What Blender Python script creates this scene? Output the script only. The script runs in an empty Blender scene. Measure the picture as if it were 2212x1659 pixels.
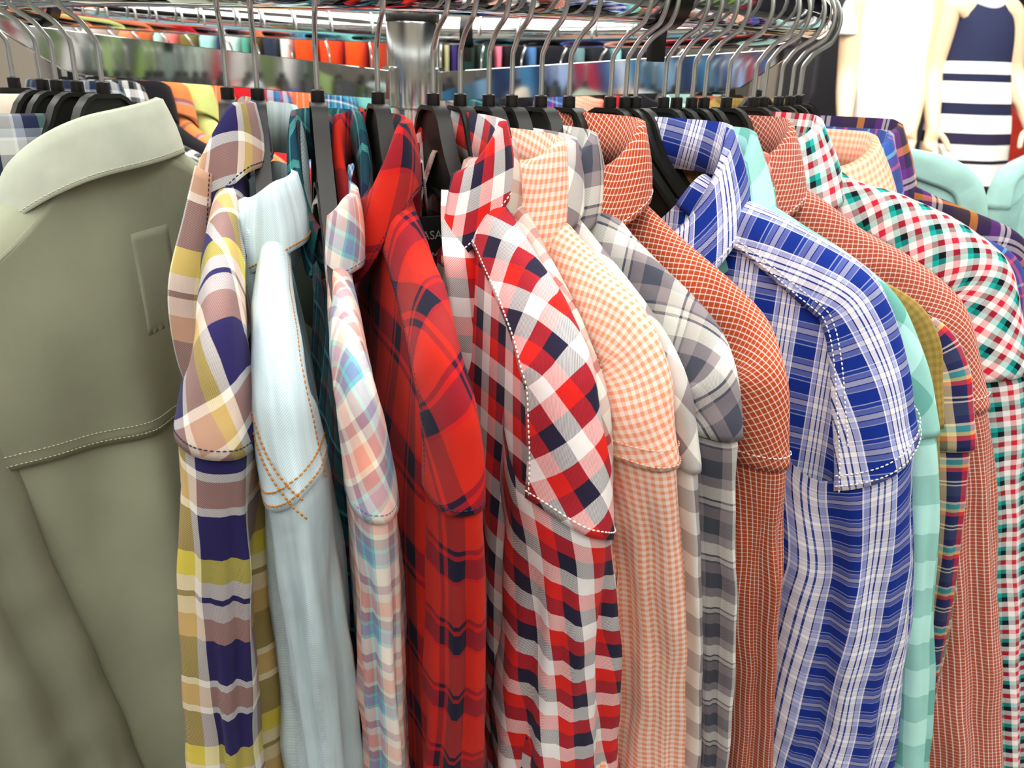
import bpy, bmesh, math, random
from mathutils import Vector, Matrix, noise
random.seed(7)
PI = math.pi
scene = bpy.context.scene
COL = scene.collection

# ------------------------------------------------------------------ helpers
def lin(h):
    h = h.lstrip('#')
    o = []
    for i in (0, 2, 4):
        c = int(h[i:i+2], 16) / 255
        o.append(c/12.92 if c <= .04045 else ((c+.055)/1.055)**2.4)
    return (*o, 1)

def link(name, mesh, mat=None, parent=None, smooth=True):
    o = bpy.data.objects.new(name, mesh)
    COL.objects.link(o)
    if mat is not None and not mesh.materials:
        mesh.materials.append(mat)
    if smooth:
        for p in mesh.polygons:
            p.use_smooth = True
    if parent is not None:
        o.parent = parent
    return o

def tag(o, label=None, cat=None, group=None, kind=None):
    if label: o['label'] = label
    if cat: o['category'] = cat
    if group: o['group'] = group
    if kind: o['kind'] = kind
    return o

def empty(name, M, label, cat, group=None):
    o = bpy.data.objects.new(name, None)
    o.empty_display_size = .05
    COL.objects.link(o)
    o.matrix_world = M
    return tag(o, label, cat, group)

def grid(P, UV=None, cu=False):
    """mesh from rows of points (P[r][c]); cu closes the columns"""
    nr, nc = len(P), len(P[0])
    me = bpy.data.meshes.new('cloth')
    vs = [p for r in P for p in r]
    fs = []; uvs = []
    last = nc if cu else nc-1
    for r in range(nr-1):
        for c in range(last):
            c2 = (c+1) % nc
            fs.append((r*nc+c, r*nc+c2, (r+1)*nc+c2, (r+1)*nc+c))
            if UV:
                def g(a, b): return UV[a][b] if b < len(UV[a]) else UV[a][-1]
                uvs += [g(r, c), g(r, c+1), g(r+1, c+1), g(r+1, c)]
    me.from_pydata(vs, [], fs)
    if UV:
        l = me.uv_layers.new(name='UVMap')
        for i, u in enumerate(uvs):
            l.data[i].uv = u
    return me

class MB:
    """collects simple solids into one mesh"""
    def __init__(s): s.v = []; s.f = []
    def add(s, vs, fs):
        n = len(s.v); s.v += [tuple(v) for v in vs]; s.f += [tuple(i+n for i in f) for f in fs]
    def box(s, lo, hi, M=None):
        vs = [Vector((x, y, z)) for z in (lo[2], hi[2]) for y in (lo[1], hi[1]) for x in (lo[0], hi[0])]
        if M: vs = [M @ v for v in vs]
        s.add(vs, [(0,2,3,1),(4,5,7,6),(0,1,5,4),(2,6,7,3),(0,4,6,2),(1,3,7,5)])
    def tube(s, pts, rad, n=8, caps=True, closed=False):
        pts = [Vector(p) for p in pts]
        m = len(pts); vs = []; up = None
        R_ = rad if isinstance(rad, (list, tuple)) else [rad]*m
        for i, p in enumerate(pts):
            if closed: t = (pts[(i+1) % m]-pts[i-1]).normalized()
            else: t = (pts[min(i+1, m-1)]-pts[max(i-1, 0)]).normalized()
            if up is None:
                up = t.orthogonal().normalized()
            up = (up - t*up.dot(t)).normalized(); b = t.cross(up)
            for k in range(n):
                a = 2*PI*k/n
                vs.append(p + (up*math.cos(a)+b*math.sin(a))*R_[i])
        fs = []
        for i in range(m if closed else m-1):
            j = (i+1) % m
            for k in range(n):
                k2 = (k+1) % n
                fs.append((i*n+k, i*n+k2, j*n+k2, j*n+k))
        if caps and not closed:
            fs.append(tuple(range(n-1, -1, -1))); fs.append(tuple((m-1)*n+k for k in range(n)))
        s.add(vs, fs)
    def prism(s, prof, y0, y1):
        """profile in XZ extruded along y"""
        n = len(prof)
        vs = [(x, y0, z) for x, z in prof]+[(x, y1, z) for x, z in prof]
        fs = [tuple(range(n)), tuple(range(2*n-1, n-1, -1))]
        fs += [(i, i+n, (i+1) % n+n, (i+1) % n) for i in range(n)]
        s.add(vs, fs)
    def lathe(s, prof, n=32, M=None):
        vs = []; m = len(prof)
        for r, z in prof:
            for k in range(n):
                a = 2*PI*k/n; v = Vector((r*math.cos(a), r*math.sin(a), z))
                vs.append(M @ v if M else v)
        fs = [(i*n+k, i*n+(k+1) % n, (i+1)*n+(k+1) % n, (i+1)*n+k) for i in range(m-1) for k in range(n)]
        s.add(vs, fs)
    def mesh(s, bevel=0, seg=2):
        me = bpy.data.meshes.new('part')
        me.from_pydata(s.v, [], s.f)
        bm = bmesh.new(); bm.from_mesh(me)
        bmesh.ops.recalc_face_normals(bm, faces=bm.faces)
        if bevel:
            ed = [e for e in bm.edges if len(e.link_faces) == 2 and e.calc_face_angle(0) > .6]
            bmesh.ops.bevel(bm, geom=ed, offset=bevel, segments=seg, affect='EDGES', profile=.6)
        bm.to_mesh(me); bm.free()
        return me

def smooth_by_angle(o, ang=.7):
    me = o.data
    for p in me.polygons: p.use_smooth = True
    bm = bmesh.new(); bm.from_mesh(me)
    for e in bm.edges:
        if len(e.link_faces) == 2 and e.calc_face_angle(0) > ang: e.smooth = False
    bm.to_mesh(me); bm.free()
    return o

def catmull(pts, n):
    P = [Vector(p) for p in pts]
    P = [P[0]*2-P[1]]+P+[P[-1]*2-P[-2]]
    out = []
    m = len(P)-3
    for i in range(m):
        a, b, c, d = P[i:i+4]
        for k in range(n):
            t = k/n
            out.append(.5*((2*b)+(c-a)*t+(2*a-5*b+4*c-d)*t*t+(3*b-a-3*c+d)*t**3))
    out.append(P[-2].copy())
    return out

def sst(a, b, x):
    if a == b: return float(x > a)
    t = max(0, min(1, (x-a)/(b-a))); return t*t*(3-2*t)
def lerp(a, b, t): return a+(b-a)*t
def keyed(x, ks):
    if x <= ks[0][0]: return ks[0][1]
    for (a, u), (b, v) in zip(ks, ks[1:]):
        if x <= b: return lerp(u, v, sst(a, b, x))
    return ks[-1][1]

# ------------------------------------------------------------------ materials
def new_mat(name):
    m = bpy.data.materials.new(name); m.use_nodes = True
    nt = m.node_tree
    return m, nt, nt.nodes, nt.links, nt.nodes['Principled BSDF']

def solid(name, col, rough=.5, metal=0, spec=.5, noise_amt=0, scale=40, bump=0):
    m, nt, N, L, b = new_mat(name)
    b.inputs['Base Color'].default_value = lin(col)
    b.inputs['Roughness'].default_value = rough
    b.inputs['Metallic'].default_value = metal
    b.inputs['Specular IOR Level'].default_value = spec
    if noise_amt or bump:
        tc = N.new('ShaderNodeTexCoord'); nz = N.new('ShaderNodeTexNoise')
        nz.inputs['Scale'].default_value = scale; nz.inputs['Detail'].default_value = 4
        L.new(tc.outputs['Object'], nz.inputs['Vector'])
        if noise_amt:
            mx = N.new('ShaderNodeMix'); mx.data_type = 'RGBA'; mx.blend_type = 'MULTIPLY'
            mx.inputs[0].default_value = noise_amt
            mx.inputs[6].default_value = lin(col); L.new(nz.outputs['Color'], mx.inputs[7])
            hs = N.new('ShaderNodeHueSaturation'); hs.inputs['Saturation'].default_value = 0
            L.new(nz.outputs['Color'], hs.inputs['Color'])
            g = N.new('ShaderNodeBrightContrast'); g.inputs['Bright'].default_value = .35
            L.new(hs.outputs['Color'], g.inputs['Color']); L.new(g.outputs['Color'], mx.inputs[7])
            L.new(mx.outputs[2], b.inputs['Base Color'])
        if bump:
            bp = N.new('ShaderNodeBump'); bp.inputs['Strength'].default_value = bump; bp.inputs['Distance'].default_value = .002
            L.new(nz.outputs['Fac'], bp.inputs['Height']); L.new(bp.outputs['Normal'], b.inputs['Normal'])
    return m

def math_node(N, L, op, a, b=None, c=None):
    n = N.new('ShaderNodeMath'); n.operation = op
    for i, v in enumerate((a, b, c)):
        if v is None: continue
        if isinstance(v, (int, float)): n.inputs[i].default_value = v
        else: L.new(v, n.inputs[i])
    return n.outputs[0]

def stripes(N, L, coord, seq, off=0):
    tot = sum(w for w, _ in seq)
    f = math_node(N, L, 'FRACT', math_node(N, L, 'ADD', math_node(N, L, 'DIVIDE', coord, tot), off+20))
    r = N.new('ShaderNodeValToRGB'); r.color_ramp.interpolation = 'CONSTANT'
    el = r.color_ramp.elements
    pos = 0; first = True
    el.remove(el[1])
    for w, c in seq:
        if first: e = el[0]; e.position = 0; first = False
        else: e = el.new(pos/tot)
        e.color = lin(c)
        pos += w
    L.new(f, r.inputs['Fac'])
    return r.outputs['Color']

def weave(name, warp, weft, twill=.18, thread=.0011, offs=(0, 0), bump=.25, rough=.85, fade=.12, wmix=.5, streak=False):
    """woven check or plaid: warp stripes run along v, weft stripes along u, mixed thread by thread"""
    m, nt, N, L, b = new_mat(name)
    uv = N.new('ShaderNodeUVMap'); sp = N.new('ShaderNodeSeparateXYZ')
    L.new(uv.outputs['UV'], sp.inputs['Vector'])
    u, v = sp.outputs['X'], sp.outputs['Y']
    ca = stripes(N, L, u, warp, offs[0]); cb = stripes(N, L, v, weft, offs[1])
    d = math_node(N, L, 'FRACT', math_node(N, L, 'DIVIDE', math_node(N, L, 'ADD', u, v), thread))
    h = math_node(N, L, 'SUBTRACT', math_node(N, L, 'GREATER_THAN', d, .5), .5)
    fac = math_node(N, L, 'ADD', math_node(N, L, 'MULTIPLY', h, 2*twill), 1-wmix)
    mx = N.new('ShaderNodeMix'); mx.data_type = 'RGBA'
    L.new(fac, mx.inputs[0]); L.new(ca, mx.inputs[6]); L.new(cb, mx.inputs[7])
    nz = N.new('ShaderNodeTexNoise'); nz.inputs['Scale'].default_value = 14; nz.inputs['Detail'].default_value = 6
    if streak:
        mpg = N.new('ShaderNodeMapping'); mpg.inputs['Scale'].default_value = (7, .45, 1)
        L.new(uv.outputs['UV'], mpg.inputs['Vector']); L.new(mpg.outputs['Vector'], nz.inputs['Vector'])
    else:
        L.new(uv.outputs['UV'], nz.inputs['Vector'])
    mr = N.new('ShaderNodeMapRange'); mr.inputs[1].default_value = .3; mr.inputs[2].default_value = .7
    mr.inputs[3].default_value = 1-fade; mr.inputs[4].default_value = 1+fade*.5
    L.new(nz.outputs['Fac'], mr.inputs[0])
    vm = N.new('ShaderNodeVectorMath'); vm.operation = 'SCALE'
    L.new(mx.outputs[2], vm.inputs[0]); L.new(mr.outputs[0], vm.inputs['Scale'])
    L.new(vm.outputs[0], b.inputs['Base Color'])
    b.inputs['Roughness'].default_value = rough
    b.inputs['Specular IOR Level'].default_value = .15
    b.inputs['Sheen Weight'].default_value = .05
    nz2 = N.new('ShaderNodeTexNoise'); nz2.inputs['Scale'].default_value = 55; nz2.inputs['Detail'].default_value = 5
    L.new(uv.outputs['UV'], nz2.inputs['Vector'])
    hh = math_node(N, L, 'ADD', math_node(N, L, 'MULTIPLY', d, .15), nz2.outputs['Fac'])
    bp = N.new('ShaderNodeBump'); bp.inputs['Strength'].default_value = bump; bp.inputs['Distance'].default_value = .003
    L.new(hh, bp.inputs['Height']); L.new(bp.outputs['Normal'], b.inputs['Normal'])
    return m

def gingham(name, a, c, w, **k):
    return weave(name, [(w, a), (w, c)], [(w, a), (w, c)], **k)

def plain(name, col, col2=None, fade=.2, thread=.0009, twill=.3, bump=.3, **k):
    return weave(name, [(.01, col)], [(.01, col2 or col)], fade=fade, thread=thread, twill=twill, bump=bump, **k)

W_ = '#f4f1ea'
FAB = {}
FAB['olive'] = plain('olive_cotton_cloth', '#9fa48b', '#949a85', fade=.12, thread=.0008)
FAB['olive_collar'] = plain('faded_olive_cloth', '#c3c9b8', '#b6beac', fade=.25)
FAB['yellow'] = weave('navy_yellow_plaid_cloth',
    [(.024, '#2a2458'), (.007, '#f2ede2'), (.017, '#c79f86'), (.010, '#dbc35a'), (.008, '#efe9dc'), (.012, '#2a2458')],
    [(.036, '#2a2458'), (.006, '#f4f0ea'), (.020, '#c49a82'), (.006, '#f4f0ea'), (.034, '#2a2458'), (.019, '#e3d64c'), (.013, '#f5efe6'), (.005, '#2a2458'), (.014, '#eadfd6'), (.020, '#c49a82')],
    twill=.16, thread=.0014)
FAB['denim'] = plain('washed_denim_cloth', '#b3cfd9', '#dcebee', fade=.26, thread=.0017, twill=.42, bump=.4, streak=True)
SQ = [(.014, '#efe6dc'), (.007, '#b48d9b'), (.007, '#e9e2d2'), (.013, '#f3a491'), (.004, '#e7e6cf'), (.008, '#9d7f92'), (.003, '#6fc9c9'), (.009, '#7f97bd'), (.003, '#74cfcb')]
FAB['pastel'] = weave('pastel_plaid_cloth', SQ, SQ, twill=.16, thread=.0012)
SQ = [(.012, '#2a6f70'), (.006, '#1f2c55'), (.003, '#62c7bd'), (.012, '#215a66'), (.008, '#202a4c'), (.005, '#9c5a55')]
FAB['teal'] = weave('dark_teal_plaid_cloth', SQ, SQ, twill=.16)
SQ = [(.036, '#c81e1c'), (.004, '#33152f'), (.004, '#c81e1c'), (.017, '#191830'), (.003, '#c81e1c')]
FAB['red'] = weave('red_black_plaid_cloth', SQ, [(.036, '#cf2f16'), (.004, '#33152f'), (.004, '#c81e1c'), (.017, '#191830'), (.003, '#c81e1c')], twill=.16, thread=.0010)
SQ = [(.0135, '#f4f1f0'), (.0135, '#e0251f'), (.0135, '#26223b')]
FAB['redging'] = weave('red_navy_white_check_cloth', SQ, SQ, twill=.2, thread=.0013)
SQ = [(.013, '#d9d2c8'), (.008, '#b3857e'), (.012, '#c3b8ac'), (.006, '#a63f3f')]
FAB['greyred'] = weave('dusty_red_check_cloth', SQ, SQ, twill=.16)
FAB['peach'] = gingham('peach_gingham_cloth', '#f19c76', '#fae3d6', .0028, twill=.1)
FAB['greywhite'] = gingham('grey_white_check_cloth', '#8d8286', '#f3f3ec', .021, twill=.14)
SQ = [(.011, '#efefe6'), (.002, '#50525f'), (.004, '#d6d2cb'), (.002, '#50525f'), (.010, '#8d8488'), (.015, '#474a58'), (.009, '#9c9497')]
FAB['greyplaid'] = weave('grey_plaid_cloth', SQ, SQ, twill=.2, thread=.0012)
FAB['rust'] = weave('rust_white_windowpane_cloth', [(.0029, '#b64a25'), (.0008, '#fff6f0')], [(.0033, '#b64a25'), (.0007, '#efe6d6')], twill=.05, fade=.08)
FAB['rust2'] = weave('faded_rust_windowpane_cloth', [(.0029, '#b0513d'), (.0008, '#fff2ea')], [(.0031, '#b0513d'), (.0007, '#efe2cf')], twill=.05, fade=.08)
SA = [(.0170, '#0f2c88'), (.0010, '#f3f3fb'), (.0030, '#a2abdd'), (.0007, '#1a173e'), (.0034, '#f6f5fb'), (.0010, '#27408f'), (.0024, '#f6f5fb'), (.0010, '#27408f'), (.0034, '#f6f5fb'), (.0006, '#221f48'), (.0030, '#b3bae4'), (.0010, '#f3f3fb')]
SB = [(.0090, '#123190'), (.0008, '#f0f0fa'), (.0026, '#2b4fae'), (.0008, '#f0f0fa'), (.0034, '#8f9ad4'), (.0007, '#1d2258'), (.0036, '#f6f5fb'), (.0007, '#1d2258'), (.0034, '#8f9ad4'), (.0008, '#f0f0fa')]
FAB['blue'] = weave('royal_blue_plaid_cloth', SA, SB, twill=.08, thread=.0010, fade=.08, wmix=.70)
FAB['mint'] = gingham('mint_check_cloth', '#6fb3a9', '#b9efe6', .026, twill=.06)
FAB['khaki'] = gingham('khaki_micro_check_cloth', '#8e7538', '#a88d4c', .003)
SQ = [(.007, '#e8534f'), (.005, '#f2d9cf'), (.009, '#d6766e')]
FAB['coral'] = weave('coral_check_cloth', SQ, SQ)
SA = [(.010, '#8f9a5c'), (.006, '#e7d7a6'), (.012, '#222a5c'), (.008, '#d8202f'), (.002, '#f6b7b0')]
SB = [(.006, '#2a2f58'), (.002, '#e9e2c9'), (.005, '#48b7bb'), (.003, '#e8d98a'), (.004, '#d8423d'), (.009, '#232a58'), (.0015, '#e9e2c9'), (.002, '#232a58'), (.0015, '#e9e2c9'), (.010, '#3f4a63')]
FAB['multi'] = weave('navy_red_olive_plaid_cloth', SA, SB, twill=.14)
SA = [(.0055, '#f5f3f1'), (.0045, '#18b0a8'), (.0050, '#10131d'), (.0055, '#f5f3f1'), (.0050, '#d7263f')]
FAB['mging'] = weave('teal_red_black_check_cloth', SA, SA, twill=.12)
FAB['peach2'] = gingham('pale_peach_gingham_cloth', '#f6a37c', '#fbd3bf', .0028, twill=.1)
SQ = [(.010, '#2f5aa8'), (.003, '#7ec0de'), (.008, '#5a3f93'), (.003, '#d8586c'), (.012, '#3c4a8e')]
FAB['bluepurple'] = weave('blue_purple_plaid_cloth', SQ, SQ, twill=.14)
SQ = [(.016, '#3a2f3a'), (.007, '#e08a24'), (.012, '#33254c'), (.009, '#6a2f86'), (.004, '#cfc6cf'), (.002, '#22202c'), (.004, '#cfc6cf'), (.010, '#33254c')]
FAB['purpor'] = weave('purple_orange_plaid_cloth', SQ, SQ, twill=.14)
FAB['minted'] = plain('plain_mint_cloth', '#b5e2da', '#a5d6ce')
FAB['black'] = plain('black_cotton_cloth', '#17151a', '#1c1a20')
SQ = [(.010, '#1c2540'), (.006, '#8f99a6'), (.002, '#d8dcdc'), (.010, '#c5c8c4'), (.002, '#30343f'), (.014, '#26304a'), (.006, '#5c7f70')]
FAB['navyplaid'] = weave('navy_grey_plaid_cloth', SQ, SQ, twill=.14)
SQ = [(.010, '#1d2023'), (.010, '#f2f2ec'), (.006, '#6b6f74')]
FAB['bw'] = weave('black_white_check_cloth', SQ, SQ)
FAB['orstripe'] = weave('orange_blue_stripe_cloth', [(.02, '#ef8a4e')], [(.022, '#ef8a4e'), (.005, '#27407a'), (.003, '#8fb7c9'), (.014, '#f19a63'), (.006, '#22314f')], twill=.4)
FAB['orpin'] = weave('orange_pinstripe_cloth', [(.012, '#ef7a4a'), (.0018, '#fbe2d4')], [(.02, '#ee7846')], twill=-.38)
FAB['lime'] = plain('lime_cloth', '#cfe08a')
FAB['crimson'] = plain('crimson_cloth', '#c21f2b')
SQ = [(.008, '#e8e6ee'), (.006, '#d6434a'), (.010, '#3f7fb6'), (.005, '#4e4a70'), (.006, '#cfe2e6')]
FAB['rwb'] = weave('red_white_blue_plaid_cloth', SQ, SQ)
SQ = [(.010, '#1f86b8'), (.003, '#d9c7a2'), (.008, '#3ca8cc'), (.006, '#2f4a86'), (.003, '#eef4f4')]
FAB['skyplaid'] = weave('sky_blue_plaid_cloth', SQ, SQ)
FAB['aqua'] = plain('aqua_cloth', '#86cfc8')
FAB['cream'] = plain('cream_cloth', '#efe3cf')
FAB['wht'] = plain('white_cloth', '#f3f2f4', '#ececf0', fade=.06)

M = {}
M['chrome'] = solid('chrome_plating', '#d9dcdd', rough=.06, metal=1)
M['chrome_soft'] = solid('worn_chrome', '#c9cdcc', rough=.16, metal=1)
M['wire'] = solid('zinc_wire', '#d3d8d6', rough=.34, metal=1)
M['plastic'] = solid('black_hanger_plastic', '#1d1e1c', rough=.42, spec=.4, noise_amt=.3, scale=60)
M['plastic_dark'] = solid('black_plastic_cap', '#0e0f0e', rough=.4)
M['clip'] = solid('black_divider_plastic', '#0b0b0b', rough=.35)
M['tagyellow'] = solid('yellow_satin_tape', '#d8b52a', rough=.6)
M['blacktag'] = solid('black_woven_label', '#0c0b0d', rough=.8)
M['tagwhite'] = solid('white_print', '#a8a5a2', rough=.8)
for k, c in dict(th_white='#f2efe9', th_navy='#2b3350', th_orange='#b9741c', th_peach='#f7c3a8', th_olive='#d0d2b6', th_blue='#3f6c96').items():
    M[k] = solid('sewing_thread_'+k[3:], c, rough=.8, spec=.2)
# ------------------------------------------------------------------ place
ZC = 1.30                      # eye height of the photograph
R = .457                       # radius of the round rail
ZN = ZC - .0271                # top of the hanger bodies
ZRING = ZC + .0329 + .0225     # axis of the rail tube
TUBE = .0225

def frame(az, alpha, z=ZN, r=R):
    a = math.radians(az)
    return Matrix.Translation((r*math.cos(a), r*math.sin(a), z)) @ Matrix.Rotation(math.radians(alpha), 4, 'Z')

# ------------------------------------------------------------------ hanger
def hanger_meshes():
    top = [(0, 0), (.010, 0), (.016, -.003), (.022, -.010), (.027, -.021), (.034, -.033), (.048, -.049), (.071, -.073), (.110, -.102), (.160, -.122), (.188, -.133), (.202, -.142)]
    bot = [(.205, -.150), (.201, -.156), (.188, -.157), (.155, -.148), (.110, -.130), (.078, -.108), (.056, -.089), (.040, -.073), (.026, -.064), (.013, -.061), (0, -.060)]
    half = top+bot
    full = half + [(-x, z) for x, z in reversed(half[1:-1])]
    def inset(d):
        n = len(full); out = []
        for i in range(n):
            a = Vector(full[i-1]); b = Vector(full[i]); c = Vector(full[(i+1) % n])
            t = (c-a).normalized(); nrm = Vector((t.y, -t.x))
            out.append((b.x+nrm.x*d, b.y+nrm.y*d))
        return out
    ins = inset(.0032)
    n = len(full)
    m = MB()
    # rim: full profile, wide; web: recessed plate
    hw, web = .0056, .0020
    vs = []
    for y, prof in ((-hw, full), (-hw, ins), (-web, ins), (web, ins), (hw, ins), (hw, full)):
        vs += [(x, y, z) for x, z in prof]
    fs = []
    for ring_a, ring_b in ((0, 1), (1, 2), (3, 4), (4, 5), (5, 0)):
        for i in range(n):
            j = (i+1) % n
            fs.append((ring_a*n+i, ring_a*n+j, ring_b*n+j, ring_b*n+i))
    # web faces as strips between top and bottom halves
    def strip(base, flip):
        k = n//2
        for i in range(k-1):
            pass
    m.add(vs, fs)
    nt = len(top)
    # triangulated web: pair top and bottom points of the profile
    for base, y in ((2, -web), (3, web)):
        f = list(range(base*n, base*n+n))
        m.f.append(tuple(f if base == 2 else reversed(f)))
    body = m.mesh()
    bm = bmesh.new(); bm.from_mesh(body)
    bmesh.ops.triangulate(bm, faces=[f for f in bm.faces if len(f.verts) > 4])
    bm.to_mesh(body); bm.free()
    cap = MB(); cap.lathe([(0, .0085), (.0038, .0085), (.0047, .0078), (.0049, .0005), (.0045, -.001), (0, -.001)], 20)
    cap = cap.mesh()
    zc = ZRING - ZN                # tube centre above hanger top
    cz = zc - .005; rr = .0295
    pts = [(0, 0, .002), (0, 0, .02), (0, 0, .035)]
    pts += [(.003, 0, .041), (.010, 0, .050)]
    for a in range(-40, 196, 12):
        pts.append((rr*math.cos(math.radians(a)), 0, cz+rr*math.sin(math.radians(a))))
    pts = catmull(pts, 3)
    hk = MB(); hk.tube(pts, .0019, 10)
    return body, cap, hk.mesh()
HB, HCAP, HOOK = hanger_meshes()
HANGERS = []
hproto = None
def hanger(az, alpha, label, group='black hangers hooked on the round rail', r=R, z=ZN, full=True):
    global hproto
    Mx = frame(az, alpha, z, r)
    if hproto is None:
        root = empty('clothes_hanger', Mx, label, 'hanger', group)
        b = link('hanger_body', HB, M['plastic'], root); smooth_by_angle(b, .5)
        link('hook_cap', HCAP, M['plastic_dark'], root); smooth_by_angle(root.children[-1], .6)
        link('wire_hook', HOOK, M['wire'], root)
        hproto = root
    else:
        root = hproto.copy(); COL.objects.link(root); root.matrix_world = Mx
        root['label'] = label; root['group'] = group
        for ch in hproto.children:
            c = ch.copy(); COL.objects.link(c); c.parent = root
    return root

# ------------------------------------------------------------------ shirt
GEN = [(.06, 0, -.052), (.11, 0, -.080), (.165, 0, -.101), (.205, 0, -.118), (.224, 0, -.143), (.231, 0, -.172), (.233, 0, -.207), (.231, 0, -.27), (.227, 0, -.34), (.22, 0, -.42)]

def gen(sx=1, dz=0, dr=.16):
    return [(x*sx+dr*max(0, -z-.17), y, z+dz) for x, y, z in GEN]

def stitches(line, rad=.00042, dash=.0022, gap=.0011, lift=None):
    m = MB()
    L = [0]
    for a, b in zip(line, line[1:]): L.append(L[-1]+(b-a).length)
    def at(d):
        for i in range(len(L)-1):
            if d <= L[i+1]:
                t = (d-L[i])/max(1e-9, L[i+1]-L[i]); return line[i].lerp(line[i+1], t)
        return line[-1]
    d = 0
    while d+dash < L[-1]:
        a, b = at(d), at(d+dash)
        m.tube([a, a.lerp(b, .5), b], [rad*.6, rad, rad*.6], 5)
        d += dash+gap
    return m.mesh()

def solidify(o, t=.0011, off=-1):
    md = o.modifiers.new('thickness', 'SOLIDIFY'); md.thickness = t; md.offset = off
    return o

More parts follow.
